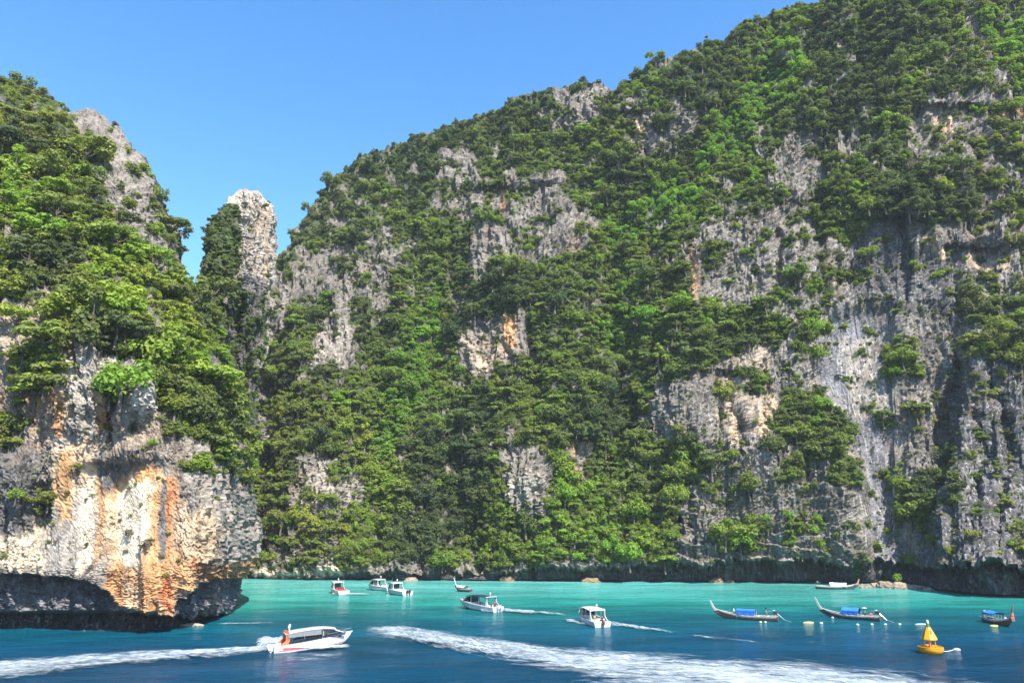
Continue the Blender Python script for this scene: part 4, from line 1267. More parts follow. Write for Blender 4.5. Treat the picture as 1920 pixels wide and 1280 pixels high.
# ------------------------------------------------------------------ speedboats (bow towards +X, origin at the waterline amidships)
def speedboat(label, px, py, heading, L=11.5, B=3.1, roof=M_GEL, roof_x=(-0.30, 0.26), engines=2, engine_mat=M_DARKM, arch=M_GEL, stripe=None, seats=M_SEAT,
              trim=0.0, bow_blue=False, curtain=False, flag=False, antennas=1, fb=1.15, zr=2.85):
    loc = ground(px, py)
    root = empty('speedboat', loc, math.atan2(heading[1], heading[0]))
    root.rotation_euler[1] = -trim
    tag(root, label, 'speedboat', 'speedboats in the bay')
    ts = np.linspace(0, 1, 19)
    hb = lambda t: B / 2 * (1 - max(0.0, (t - 0.42) / 0.58) ** 2.3) * (0.94 + 0.06 * min(1, t / 0.3))
    zg = lambda t: fb + 0.50 * t ** 1.8
    zc = lambda t: 0.12 + 0.62 * max(0, t - 0.45) ** 1.6 * 2.2
    zk = lambda t: -0.42 + (max(0, (t - 0.68) / 0.32) ** 2.2) * (zg(1) + 0.36)
    X = lambda t: -L / 2 + L * t
    def side(t, sgn):
        h = hb(t)
        return [(X(t), 0, zk(t)), (X(t), sgn * h * 0.78, max(zc(t), zk(t) + 0.02)), (X(t), sgn * (h * 0.90), max(zc(t) + 0.14, zk(t) + 0.03)), (X(t), sgn * h, max(zg(t) - 0.22, zk(t) + 0.04)), (X(t), sgn * (h + 0.02), zg(t))]
    hull = MB()
    hull.loft([side(t, 1) for t in ts]).loft([side(t, -1) for t in ts])
    s0 = side(0, 1); s1 = side(0, -1)
    hull.add(s0 + s1[1:], [(0, 1, 2, 3, 4, 8, 7, 6, 5)])
    hull.build('hull', M_GEL, root, smooth=True)
    rail = MB()
    for sg in (1, -1):
        rail.tube([(X(t), sg * (hb(t) + 0.02), zg(t) - 0.05) for t in ts], 0.05, 6)
    rail.build('rubbing_strake', M_GELG, root, smooth=True)
    boot = MB()
    for sg in (1, -1):
        boot.loft([[(X(t), sg * (hb(t) * 0.80 + 0.012), max(zc(t), zk(t)) + 0.02), (X(t), sg * (hb(t) * 0.905 + 0.012), max(zc(t), zk(t)) + 0.17)] for t in np.linspace(0.02, 0.9, 14)])
    boot.build('boot_stripe', M_BOOT if stripe is None else M_PINK, root)
    # inner shell: cockpit sole, coamings and foredeck
    inn = MB()
    cock = np.linspace(0.06, 0.60, 9)
    inn.loft([[(X(t), hb(t) - 0.03, zg(t) + 0.01), (X(t), hb(t) - 0.24, zg(t) + 0.02), (X(t), hb(t) - 0.30, 0.32), (X(t), -hb(t) + 0.30, 0.32), (X(t), -hb(t) + 0.24, zg(t) + 0.02), (X(t), -hb(t) + 0.03, zg(t) + 0.01)] for t in cock], cap0=False)
    inn.build('cockpit', M_FLOOR, root)
    dk = MB()
    fd = np.linspace(0.60, 0.995, 10)
    dk.loft([[(X(t), y * max(hb(t) - 0.02, 0.005), zg(t) + 0.02 + 0.16 * (1 - y * y) * min(1, (1 - t) * 4)) for y in (-1, -0.6, -0.2, 0.2, 0.6, 1)] for t in fd])
    dk.add([(X(.6), y * (hb(.6) - 0.02), z) for y in (-1, 1) for z in (0.32, zg(.6) + 0.1)], [(0, 1, 3, 2)])
    dk.add([(X(.0) , y * (hb(0) - 0.02), zg(0)) for y in (-1, 1)] + [(X(.06), y * (hb(0) - 0.02), zg(.06) + 0.01) for y in (-1, 1)], [(0, 1, 3, 2)])
    dk.build('foredeck', M_GEL, root, smooth=True)
    for i, x in enumerate(np.linspace(-0.30, 0.12, 4)):
        for sg in (1, -1):
            MB().box((x * L, sg * B * 0.22, 0.55), (0.55, B * 0.30, 0.42)).box((x * L - 0.275, sg * B * 0.22, 1.02), (0.12, B * 0.295, 0.6)).build('seat', seats, root, bevel=0.04)
    # windscreen with tinted panes
    x0, x1 = roof_x[0] * L, roof_x[1] * L
    wx = x1 + 0.18 * L
    hw = hb(0.5 + roof_x[1]) - 0.2
    zf = zg(0.62) + 0.12
    ws = MB()
    ws.add([(wx, -hw * 0.45, zf + 0.05), (wx, hw * 0.45, zf + 0.05), (x1, hw * 0.8, zr - 0.34), (x1, -hw * 0.8, zr - 0.34)], [(0, 1, 2, 3)])
    for sg in (1, -1):
        ws.add([(wx, sg * hw * 0.45, zf + 0.05), (x1, sg * hw * 0.8, zr - 0.34), (x1 - 0.12 * L, sg * (hw + 0.08), zr - 0.15), (x1 - 0.10 * L, sg * (hw + 0.12), zg(0.6) + 0.06), (wx - 0.05 * L, sg * (hw * 0.8), zf - 0.02)], [(0, 1, 2, 3, 4)])
    ws.build('windscreen', M_GLASS, root)
    wf = MB()
    for sg in (1, -1):
        wf.tube([(wx, sg * hw * 0.45, zf + 0.04), (x1, sg * hw * 0.8, zr - 0.32)], 0.045)
        wf.tube([(x1 - 0.11 * L, sg * (hw + 0.1), zg(0.55)), (x1 - 0.11 * L, sg * (hw + 0.08), zr - 0.1)], 0.05)
    wf.tube([(wx, -hw * 0.45, zf + 0.04), (wx, hw * 0.45, zf + 0.04)], 0.05)
    wf.tube([(wx, 0, zf + 0.04), (x1, 0, zr - 0.32)], 0.035)
    wf.build('windscreen_frame', M_GEL, root)
    # roof
    rb = MB()
    rt = np.linspace(0, 1, 9)
    def rsec(t):
        x = x0 + (x1 + 0.05 * L - x0) * t
        w = (B * 0.46) * (1 - 0.25 * max(0, t - 0.75) * 4 * 0.5)
        z = zr - 0.34 * max(0, (t - 0.6) / 0.4) ** 2 - 0.12 * max(0, 0.2 - t) * 5 + 0.05 * math.sin(math.pi * t)
        top = [(x, w * y, z + 0.12 * (1 - y * y)) for y in (-1, -0.75, -0.4, 0, 0.4, 0.75, 1)]
        bot = [(x, w * y, z - 0.07 + 0.10 * (1 - y * y)) for y in (0.97, 0.5, 0, -0.5, -0.97)]
        return top + bot
    rb.loft([rsec(t) for t in rt], close=True, cap0=True, cap1=True)
    rb.build('roof', roof, root, smooth=True)
    for x in np.linspace(x0 + 0.15, x1 - 0.13 * L, 3):
        for sg in (1, -1): MB().tube([(x, sg * (B * 0.46), zg(0.4) - 0.05), (x, sg * B * 0.43, zr)], 0.035).build('roof_post', M_STEEL, root)
    if curtain:
        cu = MB()
        for sg in (1, -1):
            cu.add([(x0 + 0.3, sg * B * 0.45, zr - 0.6), (x1 - 0.14 * L, sg * B * 0.45, zr - 0.75), (x1 - 0.14 * L, sg * B * 0.44, zr - 0.05), (x0 + 0.3, sg * B * 0.44, zr - 0.05)], [(0, 1, 2, 3)])
        cu.build('side_curtains', cloth('clear_curtain', (0.17, 0.18, 0.185)), root)
        sb = MB()
        for sg in (1, -1):
            sb.add([(x0 + 0.1 * L, sg * (hb(.35) + 0.035), zg(.4) + 0.02), (wx - 0.2, sg * (hb(.72) * 1.0 + 0.03), zg(.74) - 0.02), (wx - 0.1, sg * (hb(.72) * 0.93), zg(.74) + 0.34), (x0 + 0.20 * L, sg * (hb(.45) + 0.02), zg(.45) + 0.36)], [(0, 1, 2, 3)])
        sb.build('window_band', M_GLASS, root)
    # arch over the stern
    ar = MB()
    for sg in (1, -1):
        base = (x0 - 0.02 * L, sg * (B * 0.475), zg(0.2) - 0.08); tp = (x0 + 0.03 * L - 0.5 * 0, sg * B * 0.42, zr + 0.05)
        ar.loft([[(base[0] - 0.65, base[1], base[2]), (base[0] + 0.55, base[1], base[2]), (base[0] + 0.55, base[1] - sg * 0.12, base[2]), (base[0] - 0.65, base[1] - sg * 0.12, base[2])],
                 [(tp[0] - 0.32, tp[1], tp[2] - 1.0), (tp[0] + 0.28, tp[1], tp[2] - 1.0), (tp[0] + 0.28, tp[1] - sg * 0.1, tp[2] - 1.0), (tp[0] - 0.32, tp[1] - sg * 0.1, tp[2] - 1.0)],
                 [(tp[0] - 0.25, tp[1], tp[2]), (tp[0] + 0.2, tp[1], tp[2]), (tp[0] + 0.2, tp[1] - sg * 0.1, tp[2]), (tp[0] - 0.25, tp[1] - sg * 0.1, tp[2])]], close=True, cap0=True, cap1=True)
    ar.box((x0 + 0.03 * L, 0, zr + 0.09), (0.45, B * 0.86, 0.10))
    ar.build('arch', arch, root, bevel=0.03)
    for i in range(antennas):
        an = MB()
        y = (-0.5, 0.5, 0.0)[i] * B * 0.5 if antennas > 1 else 0.0
        x = x0 + 0.05 * L + 0.35 * i
        an.lathe([(0.05, 0), (0.05, 0.4), (0.13, 0.45), (0.16, 0.75), (0.10, 0.86), (0.02, 0.9)], (x, y, zr + 0.1), 10)
        an.build('antenna', M_GEL, root, smooth=True)  # stubby antenna on the roof
    # outboard engines
    for i in range(engines):
        y = (i - (engines - 1) / 2) * 0.72
        e = MB()
        e.loft([[(-L / 2 - 0.12 + a * sx - 0.28, y + b * sy, z) for a, b in ((-1, -0.6), (-0.6, -1), (0.6, -1), (1, -0.6), (1, 0.6), (0.6, 1), (-0.6, 1), (-1, 0.6))]
                for z, sx, sy in ((0.72, 0.20, 0.15), (0.85, 0.30, 0.20), (1.2, 0.34, 0.22), (1.42, 0.26, 0.17), (1.48, 0.14, 0.09))], close=True, cap0=True, cap1=True)
        en = e.build('outboard_engine', engine_mat, root, smooth=True)
        lg = MB().box((-L / 2 - 0.36, y, 0.25), (0.24, 0.14, 1.0)); lg.box((-L / 2 - 0.14, y, 0.75), (0.30, 0.26, 0.22))
        lg.build('engine_leg', engine_mat, en)
    # bow rail and cleats
    br = MB()
    for sg in (1, -1):
        pts = [(X(t), sg * max(hb(t) - 0.10, 0.03), zg(t) + 0.42) for t in (0.66, 0.75, 0.84, 0.92, 0.985)]
        br.tube(pts, 0.025)
        for t in (0.66, 0.78, 0.90): br.tube([(X(t), sg * (hb(t) - 0.10), zg(t)), (X(t), sg * (hb(t) - 0.10), zg(t) + 0.42)], 0.02)
    br.build('bow_rail', M_STEEL, root)
    if stripe is not None:
        sp = MB()
        for sg in (1, -1):
            t_ = np.linspace(0.05, 0.42, 8)
            sp.loft([[(X(t), sg * (hb(t) * 0.91 + 0.03), 0.50), (X(t), sg * (hb(t) * 0.97 + 0.03), 0.50 + 0.52 * (1 - ((t - 0.05) / 0.37) ** 1.5) + 0.02)] for t in t_])
        sp.build('side_stripe', stripe, root)
        ha = MB()
        for sg in (1, -1): ha.box((X(0.80), sg * (hb(0.80) * 0.985 + 0.005), zg(.8) - 0.22), (0.9, 0.03, 0.16))
        ha.build('hull_window', M_GLASS, root)
    if bow_blue:
        bb = MB().box((X(.80), 0.0, zg(.8) + 0.5), (0.9, 1.5, 0.75), taper=0.8)
        bb.build('bow_cover', M_BLUE, root, bevel=0.12)
    if flag:
        fl = MB().tube([(X(0.03), -0.5, zg(0)), (X(0.03) - 0.2, -0.5, zg(0) + 2.4)], 0.03)
        fp = fl.build('flag_pole', M_STEEL, root)
        fm = MB().loft([[(X(0.03) - 0.17 - 0.02 * 0 + 0.0, -0.5, z), (X(0.03) - 0.5, -0.38, z - 0.1), (X(0.03) - 0.9, -0.52, z - 0.25), (X(0.03) - 1.2, -0.44, z - 0.42)] for z in (2.55 + 0.2, 3.3)])
        fm.build('flag', M_NAVY, fp)
    return root

BOATS = {}
BOATS['red'] = speedboat('white speedboat with orange red stern arch racing rightwards, trailing spray', 588, 1216, (0.90, 0.42), L=11.6, B=3.2, roof_x=(-0.36, 0.22), fb=1.30, zr=2.85, engines=3, engine_mat=M_GELG,
                         arch=M_ORANGE, stripe=M_PINK, trim=R(4.5), curtain=True, antennas=2)
BOATS['navy'] = speedboat('white speedboat with dark navy canopy heading left across the turquoise water', 897, 1142, (-0.72, 0.70), L=12.0, B=3.4, roof=M_NAVY, roof_x=(-0.34, 0.2), engines=2, engine_mat=M_GELG, trim=R(2), antennas=1)
BOATS['stern'] = speedboat('white speedboat seen from its stern, white roof and dark outboard, foam at its bow', 1108, 1169, (-0.30, 0.956), L=10.5, B=3.4, roof_x=(-0.30, 0.2), engines=1, engine_mat=M_BROWNM, trim=R(2))
BOATS['redseat'] = speedboat('small white speedboat with dark red seats, farthest left in the bay', 633, 1112, (-0.55, 0.84), L=9.0, B=3.2, roof_x=(-0.05, 0.22), engines=0, seats=M_RED, trim=R(2))
BOATS['brown'] = speedboat('white speedboat with two brown outboards and a dark flag, drifting under the cliff', 711, 1106, (-0.76, 0.64), L=9.5, B=3.1, roof_x=(-0.10, 0.22), engines=2, engine_mat=M_BROWNM, flag=True)
BOATS['blue'] = speedboat('white speedboat with black outboards and a blue cover on its bow', 745, 1114, (-0.64, 0.77), L=10.0, B=3.4, roof_x=(-0.02, 0.22), engines=2, engine_mat=M_DARKM, bow_blue=True)

# ------------------------------------------------------------------ long-tail boats (bow towards +X)
def longtail(label, px, py, heading, L=12.0, B=2.0, hull_mat=M_WOOD, top=M_PALEW, canopy=M_BLUE, can_x=(-0.22, 0.12), side=None, prow=M_PALEW, ribbons=None, high=1.0, engine=True, rounded=0.25, can_h=1.55, deck=M_TAN):
    root = empty('longtail_boat', ground(px, py), math.atan2(heading[1], heading[0]))
    tag(root, label, 'longtail boat', 'longtail boats in the bay')
    X = lambda t: -L / 2 + L * t
    hb = lambda t: B / 2 * max(0.03, (1 - abs(2 * (t - 0.42)) ** 2.6 * (1.0 if t > 0.42 else 0.55)))
    zg = lambda t: 0.68 + 0.18 * max(0, 0.3 - t) * 2 + 1.05 * max(0, (t - 0.45) / 0.55) ** 2.1
    zk = lambda t: -0.30 + 1.25 * max(0, (t - 0.68) / 0.32) ** 1.8 + 0.25 * max(0, (0.15 - t) / 0.15)
    ts = np.linspace(0, 1, 21)
    sec = lambda t, s_: [(X(t), 0, zk(t)), (X(t), s_ * hb(t) * 0.62, zk(t) + 0.10), (X(t), s_ * hb(t) * 0.88, zk(t) + (zg(t) - zk(t)) * 0.45), (X(t), s_ * hb(t), zg(t))]
    h = MB()
    for s_ in (1, -1): h.loft([sec(t, s_) for t in ts])
    a, b = sec(0, 1), sec(0, -1)
    h.add(a + b[1:], [(0, 1, 2, 3, 6, 5, 4)])
    h.build('hull', hull_mat, root, smooth=True)
    g = MB()
    for s_ in (1, -1): g.tube([(X(t), s_ * (hb(t) + 0.01), zg(t) + 0.02) for t in ts], 0.06, 6)
    g.build('gunwale', top, root, smooth=True)
    st = MB()
    for s_ in (1, -1): st.loft([[(X(t), s_ * (hb(t) * 0.965 + 0.015), zg(t) - 0.22), (X(t), s_ * (hb(t) + 0.015), zg(t) - 0.05)] for t in np.linspace(0.02, 0.97, 18)])
    st.build('top_strake', top, root)
    fl = MB().loft([[(X(t), -hb(t) * 0.9, zk(t) * 0.3 + zg(t) * 0.7 - 0.12), (X(t), hb(t) * 0.9, zk(t) * 0.3 + zg(t) * 0.7 - 0.12)] for t in np.linspace(0.03, 0.93, 16)])
    fl.build('deck', deck, root)
    for t in (0.15, 0.3, 0.42, 0.55, 0.68): MB().box((X(t), 0, zg(t) - 0.02), (0.25, hb(t) * 1.9, 0.06)).build('thwart', top, root)
    pr = MB()
    pts = [(X(0.965), 0, zg(0.965) - 0.25), (X(1.0) + 0.10, 0, zg(1) + 0.35 * high), (X(1.0) + 0.42 * high, 0, zg(1) + 1.1 * high), (X(1.0) + 0.70 * high, 0, zg(1) + 1.75 * high)]
    pr.loft([[(p[0] - w, -d, p[2]), (p[0] + w, -d * 0.6, p[2] - w * 0.4), (p[0] + w, d * 0.6, p[2] - w * 0.4), (p[0] - w, d, p[2])] for p, w, d in zip(pts, (0.26, 0.21, 0.17, 0.10), (0.12, 0.10, 0.08, 0.05))], close=True, cap0=True, cap1=True)
    pro = pr.build('prow', prow, root, bevel=0.02)
    if ribbons is not None:
        rb = MB().tube([(X(1.0) + 0.13, 0, zg(1) + 0.22 * high), (X(1.0) + 0.22, 0, zg(1) + 0.62 * high)], [0.30, 0.24], 8)
        for k in range(4): rb.tube([(X(1.0) + 0.15, 0.12 * (k - 1.5), zg(1) + 0.3), (X(1.0) + 0.32, 0.15 * (k - 1.5), zg(1) - 0.15), (X(1.0) + 0.30, 0.16 * (k - 1.5), zg(1) - 0.75)], [0.07, 0.06, 0.04], 5)
        rb.build('ribbons', ribbons, pro)
    # canopy: a tarpaulin over hoops
    x0, x1 = X(0.5 + can_x[0]), X(0.5 + can_x[1])
    zc = can_h
    cp = MB()
    ys = np.linspace(-1, 1, 9)
    cp.loft([[(x, B * 0.52 * y, zc + rounded * (1 - y * y) + 0.03 * math.sin(5 * t + 3 * y) - (0.06 if 0.2 < t < 0.8 else 0)) for y in ys] for t, x in zip(np.linspace(0, 1, 7), np.linspace(x0, x1, 7))])
    cp.loft([[(x, B * 0.515 * y, zc - 0.05 + rounded * (1 - y * y) - (0.06 if 0.2 < t < 0.8 else 0)) for y in ys] for t, x in zip(np.linspace(0, 1, 7), np.linspace(x0, x1, 7))])
    for s_ in (1, -1): cp.add([(x0, s_ * B * 0.52, zc), (x1, s_ * B * 0.52, zc), (x1, s_ * B * 0.53, zc - 0.22), (x0, s_ * B * 0.53, zc - 0.22)], [(0, 1, 2, 3)])
    cp.build('canopy', canopy, root, smooth=True)
    if side is not None:
        sd = MB()
        for s_ in (1, -1): sd.loft([[(x, s_ * B * (0.515 + 0.02 * math.sin(i * 2.1)), zg(0.4) + 0.12), (x, s_ * B * 0.51, zc - 0.15)] for i, x in enumerate(np.linspace(x0 + 0.2, x1 - 0.1, 9))])
        sd.build('side_cloth', side, root)
    for x in np.linspace(x0 + 0.1, x1 - 0.1, 4):
        for s_ in (1, -1): MB().tube([(x, s_ * B * 0.47, 0.3), (x, s_ * B * 0.50, zc)], 0.03).build('canopy_post', M_PALEW, root)
    if engine:
        e = MB().box((X(0.035), 0, zg(0) + 0.62), (0.75, 0.42, 0.42)); e.box((X(0.045), 0, zg(0) + 0.90), (0.35, 0.30, 0.18)); e.box((X(0.015), 0.1, zg(0) + 0.45), (0.3, 0.55, 0.18))
        en = e.build('engine', M_DARKM, root, bevel=0.04)
        MB().lathe([(0.06, 0), (0.26, 0.02), (0.28, 0.12), (0.10, 0.17)], (X(0.055), 0, zg(0) + 0.98), 12).build('air_filter', M_FLOATW, en, smooth=True)
        MB().tube([(X(0.03), 0, 0.1), (X(0.03), 0, zg(0) + 0.45)], 0.08).build('engine_post', M_STEEL, root)
        MB().tube([(X(0.0), 0, zg(0) + 0.5), (X(-0.10), 0, 0.25), (X(-0.24), 0, -0.12)], 0.045).build('tail_shaft', M_STEEL, root)
        MB().tube([(X(0.06), 0, zg(0) + 0.75), (X(0.14), 0.05, zg(0) + 0.95)], 0.03).build('tiller', M_STEEL, root)
    return root

LT = {}
LT['blue'] = longtail('brown longtail boat with flat blue tarpaulin roof, boatman standing at the engine', 1398, 1160, (-0.88, 0.46), L=12.0, B=2.0, canopy=M_BLUE, side=M_DBLUE, can_x=(-0.17, 0.13), rounded=0.15, can_h=1.75, high=0.85)
LT['green'] = longtail('dark longtail boat with rounded blue canopy and tall bleached prow', 1593, 1159, (-0.74, 0.64), L=11.2, B=2.0, hull_mat=M_DWOOD, canopy=M_BLUE, side=M_DBLUE, can_x=(-0.18, 0.10), rounded=0.5, can_h=1.6, high=1.1)
LT['moored'] = longtail('longtail boat with pinkish white canvas canopy moored against the shore rocks', 1569, 1104, (0.92, -0.38), L=11.0, B=1.9, hull_mat=M_DWOOD, canopy=M_WCLOTH, side=M_WCLOTH, can_x=(-0.16, 0.24), rounded=0.3, can_h=1.5, high=0.7, prow=M_TAN)
LT['pink'] = longtail('longtail boat pointing towards the camera with pink ribbons on its prow', 1872, 1169, (-0.05, -1.0), L=9.0, B=2.1, canopy=M_BLUE, can_x=(-0.30, 0.06), rounded=0.35, can_h=1.75, prow=M_TAN, ribbons=cloth('pink_ribbon', (0.60, 0.20, 0.19)), high=1.2, top=M_PALEW)
LT['behind'] = longtail('longtail boat with white prow showing behind the navy canopied speedboat', 868, 1108, (-0.7, 0.7), L=6.5, B=1.9, hull_mat=M_DWOOD, canopy=M_WCLOTH, can_x=(-0.2, 0.25), rounded=0.3, can_h=1.2, prow=M_GEL, engine=False)

# ------------------------------------------------------------------ people
def skin_mat(name, c): return plain(name, c, 0.55, 0.3, 0.12)
M_SKIN = skin_mat('skin_tan', (0.36, 0.20, 0.13)); M_SKIN2 = skin_mat('skin_light', (0.50, 0.32, 0.24))
M_HAIR = plain('dark_hair', (0.015, 0.012, 0.010), 0.6)

def limb_chain(bm_pts):
    return bm_pts

def person(label, loc, rz, pose='stand', shirt=(0.6, 0.6, 0.6), pants=(0.05, 0.06, 0.09), hat=None, hat_r=0.2, skin=M_SKIN, arm_r=None, group='people on the boats', bare=False):
    """one continuous skinned body, clothes as slightly larger shells; faces +X"""
    root = empty('person', loc, rz)
    tag(root, label, 'person', group)
    hip = 0.92 if pose == 'stand' else 0.12
    sh = hip + 0.50
    J = {'pel': (0, 0, hip), 'belly': (0.02, 0, hip + 0.17), 'chest': (0.02, 0, hip + 0.36), 'neck': (0.0, 0, sh + 0.06), 'chin': (0.015, 0, sh + 0.14), 'head': (0.02, 0, sh + 0.25), 'crown': (0.0, 0, sh + 0.33)}
    Rr = {'pel': 0.145, 'belly': 0.125, 'chest': 0.15, 'neck': 0.055, 'chin': 0.075, 'head': 0.10, 'crown': 0.075}
    E = [('pel', 'belly'), ('belly', 'chest'), ('chest', 'neck'), ('neck', 'chin'), ('chin', 'head'), ('head', 'crown')]
    hands = []
    for s_, k in ((1, 'l'), (-1, 'r')):
        J['sh' + k] = (0, 0.19 * s_, sh - 0.02); Rr['sh' + k] = 0.062
        if k == 'r' and arm_r is not None: el, wr = arm_r
        elif pose == 'stand': el, wr = (-0.02, 0.25 * s_, sh - 0.31), (0.10, 0.25 * s_, sh - 0.54)
        else: el, wr = (0.05, 0.26 * s_, sh - 0.28), (0.28, 0.16 * s_, sh - 0.36)
        J['el' + k] = el; Rr['el' + k] = 0.042; J['wr' + k] = wr; Rr['wr' + k] = 0.029
        d = (Vector(wr) - Vector(el)).normalized(); pm = Vector(wr) + d * 0.085
        J['pa' + k] = tuple(pm); Rr['pa' + k] = 0.036
        hands.append((Vector(wr), pm, d, s_))
        J['hp' + k] = (0, 0.095 * s_, hip - 0.06); Rr['hp' + k] = 0.092
        if pose == 'stand':
            kn, an, to = (0.03, 0.11 * s_, 0.49), (-0.03, 0.12 * s_, 0.09), (0.14, 0.14 * s_, 0.035)
        else:
            kn, an, to = (0.42, 0.13 * s_, hip + 0.02), (0.46, 0.13 * s_, hip - 0.38), (0.62, 0.14 * s_, hip - 0.43)
        J['kn' + k] = kn; Rr['kn' + k] = 0.060; J['an' + k] = an; Rr['an' + k] = 0.040; J['to' + k] = to; Rr['to' + k] = 0.035
        E += [('chest', 'sh' + k), ('sh' + k, 'el' + k), ('el' + k, 'wr' + k), ('wr' + k, 'pa' + k), ('pel', 'hp' + k), ('hp' + k, 'kn' + k), ('kn' + k, 'an' + k), ('an' + k, 'to' + k)]
    def skinned(name, keys, edges, mat, grow=0.0, scale=1.0, root_key='pel', extra=None):
        ids = {q: i for i, q in enumerate(keys)}
        me = bpy.data.meshes.new('tmp'); me.from_pydata([J[q] for q in keys], [(ids[a], ids[b]) for a, b in edges if a in ids and b in ids], [])
        ob = bpy.data.objects.new('tmp', me); COL.objects.link(ob)
        md = ob.modifiers.new('s', 'SKIN'); md.use_smooth_shade = True
        lay = me.skin_vertices[0].data
        for q, i in ids.items():
            r = Rr[q] * scale + grow
            wide = 1.25 if q in ('pel', 'belly', 'chest') else 1.0
            lay[i].radius = (r * wide, r) if q in ('pel', 'belly', 'chest') else (r, r)
            lay[i].use_root = (q == root_key)
        sb = ob.modifiers.new('d', 'SUBSURF'); sb.levels = 1
        dg = bpy.context.evaluated_depsgraph_get(); dg.update()
        ev = bpy.data.meshes.new_from_object(ob.evaluated_get(dg))
        bpy.data.objects.remove(ob); bpy.data.meshes.remove(me)
        if extra is not None:
            bm = bmesh.new(); bm.from_mesh(ev); extra(bm); bm.to_mesh(ev); bm.free()
        ev.name = name; ev.materials.clear()
        return obj(name, ev, mat, root)
    def fingers_and_face(bm):
        def put(V, F):
            vs = [bm.verts.new(v) for v in V]
            for f in F:
                try: bm.faces.new([vs[i] for i in f]).smooth = True
                except ValueError: pass
        for wr, pm, d, s_ in hands:
            side = d.cross(Vector((0, 0, 1))); side = side.normalized() if side.length > 0.1 else Vector((0, 1, 0))
            dn = side.cross(d).normalized()
            for i, ln in enumerate((0.062, 0.074, 0.068, 0.052)):
                o_ = pm + side * (i - 1.5) * 0.019 + d * 0.02
                V, F = tube([o_, o_ + d * ln * 0.55 - dn * 0.008, o_ + d * ln * 0.85 - dn * 0.030], [0.0095, 0.0085, 0.0065], 5); put(V, F)
            o_ = wr + d * 0.03 + side * 0.026
            V, F = tube([o_, o_ + side * 0.026 + d * 0.03, o_ + side * 0.030 + d * 0.062], [0.012, 0.010, 0.007], 5); put(V, F)
        hx, hz = J['head'][0], J['head'][2]
        V, F = tube([(hx + 0.085, 0, hz + 0.02), (hx + 0.118, 0, hz - 0.025), (hx + 0.095, 0, hz - 0.04)], [0.010, 0.018, 0.012], 5); put(V, F)
        for s_ in (1, -1):
            V, F = tube([(hx, s_ * 0.095, hz + 0.03), (hx - 0.005, s_ * 0.112, hz), (hx + 0.005, s_ * 0.098, hz - 0.035)], [0.014, 0.018, 0.010], 5); put(V, F)
    keys = list(J)
    body = skinned('body', keys, E, skin, extra=fingers_and_face)
    fa = MB()
    hx, hz = J['head'][0], J['head'][2]
    for s_ in (1, -1): fa.lathe([(0.002, -0.012), (0.013, -0.006), (0.013, 0.006), (0.002, 0.012)], (hx + 0.088, s_ * 0.036, hz + 0.012), 6)
    fa.box((hx + 0.092, 0, hz - 0.062), (0.012, 0.05, 0.010))
    fa.build('face', M_HAIR, root)
    hk = MB().lathe([(0.112, -0.02), (0.116, 0.03), (0.10, 0.09), (0.06, 0.125), (0.01, 0.135)], (hx - 0.018, 0, hz), 12)
    hk.build('hair', M_HAIR, root, smooth=True)
    if not bare:
        skinned('shirt', ['pel', 'belly', 'chest', 'shl', 'shr'], E + [], cloth('shirt_cloth', shirt), 0.018, 1.0)
        sl = MB()
        for k in 'lr':
            a, b = Vector(J['sh' + k]), Vector(J['el' + k])
            sl.tube([a + (a - b) * 0.1, a.lerp(b, 0.65)], [0.085, 0.066], 8)
        sl.build('sleeves', cloth('shirt_cloth', shirt), root, smooth=True)
    J2 = dict(J)
    skinned('trousers', ['pel', 'hpl', 'hpr', 'knl', 'knr'], E, cloth('trouser_cloth', pants), 0.02)
    if hat is not None:
        MB().lathe([(hat_r, 0.055), (hat_r * 0.98, 0.075), (0.135, 0.105), (0.125, 0.17), (0.08, 0.215), (0.01, 0.225)], (hx - 0.01, 0, hz), 16).build('hat', cloth('hat_cloth', hat), root, smooth=True)
    return root

def on_boat(boat, x, y, z):
    return boat.matrix_basis @ Vector((x, y, z))
bpy.context.view_layer.update()

b = LT['blue']
person('boatman with dark brimmed hat standing at the stern of the flat roofed longtail', on_boat(b, -3.9, 0, 0.35), b.rotation_euler[2] + math.pi, 'stand', shirt=(0.42, 0.36, 0.30), pants=(0.30, 0.22, 0.18), hat=(0.02, 0.025, 0.03), hat_r=0.30,
       arm_r=((0.28, -0.22, 1.22), (0.52, -0.18, 1.12)))
person('person in white shirt standing before the blue roof of the brown longtail', on_boat(b, 2.1, 0.1, 0.35), b.rotation_euler[2], 'stand', shirt=(0.72, 0.66, 0.62), pants=(0.55, 0.48, 0.44), skin=M_SKIN2)
b = LT['green']
person('boatman in green shirt with wide pale hat on the rounded canopy longtail', on_boat(b, -2.9, 0, 0.42), b.rotation_euler[2] + 2.6, 'stand', shirt=(0.03, 0.26, 0.15), pants=(0.03, 0.04, 0.04), hat=(0.62, 0.72, 0.68), hat_r=0.48)
person('person in red sitting low at the stern of the rounded canopy longtail', on_boat(b, -4.0, 0.1, 0.62), b.rotation_euler[2] + 1.9, 'sit', shirt=(0.50, 0.10, 0.10), pants=(0.45, 0.12, 0.12))
b = BOATS['stern']
person('person in olive shirt standing in the cockpit of the stern-on speedboat', on_boat(b, -2.6, 0.35, 0.33), b.rotation_euler[2], 'stand', shirt=(0.32, 0.27, 0.09), pants=(0.03, 0.025, 0.05))
person('person in black standing beside the outboard of the stern-on speedboat', on_boat(b, -3.9, -0.55, 0.33), b.rotation_euler[2] + 0.6, 'stand', shirt=(0.025, 0.03, 0.03), pants=(0.03, 0.03, 0.035))
b = BOATS['red']
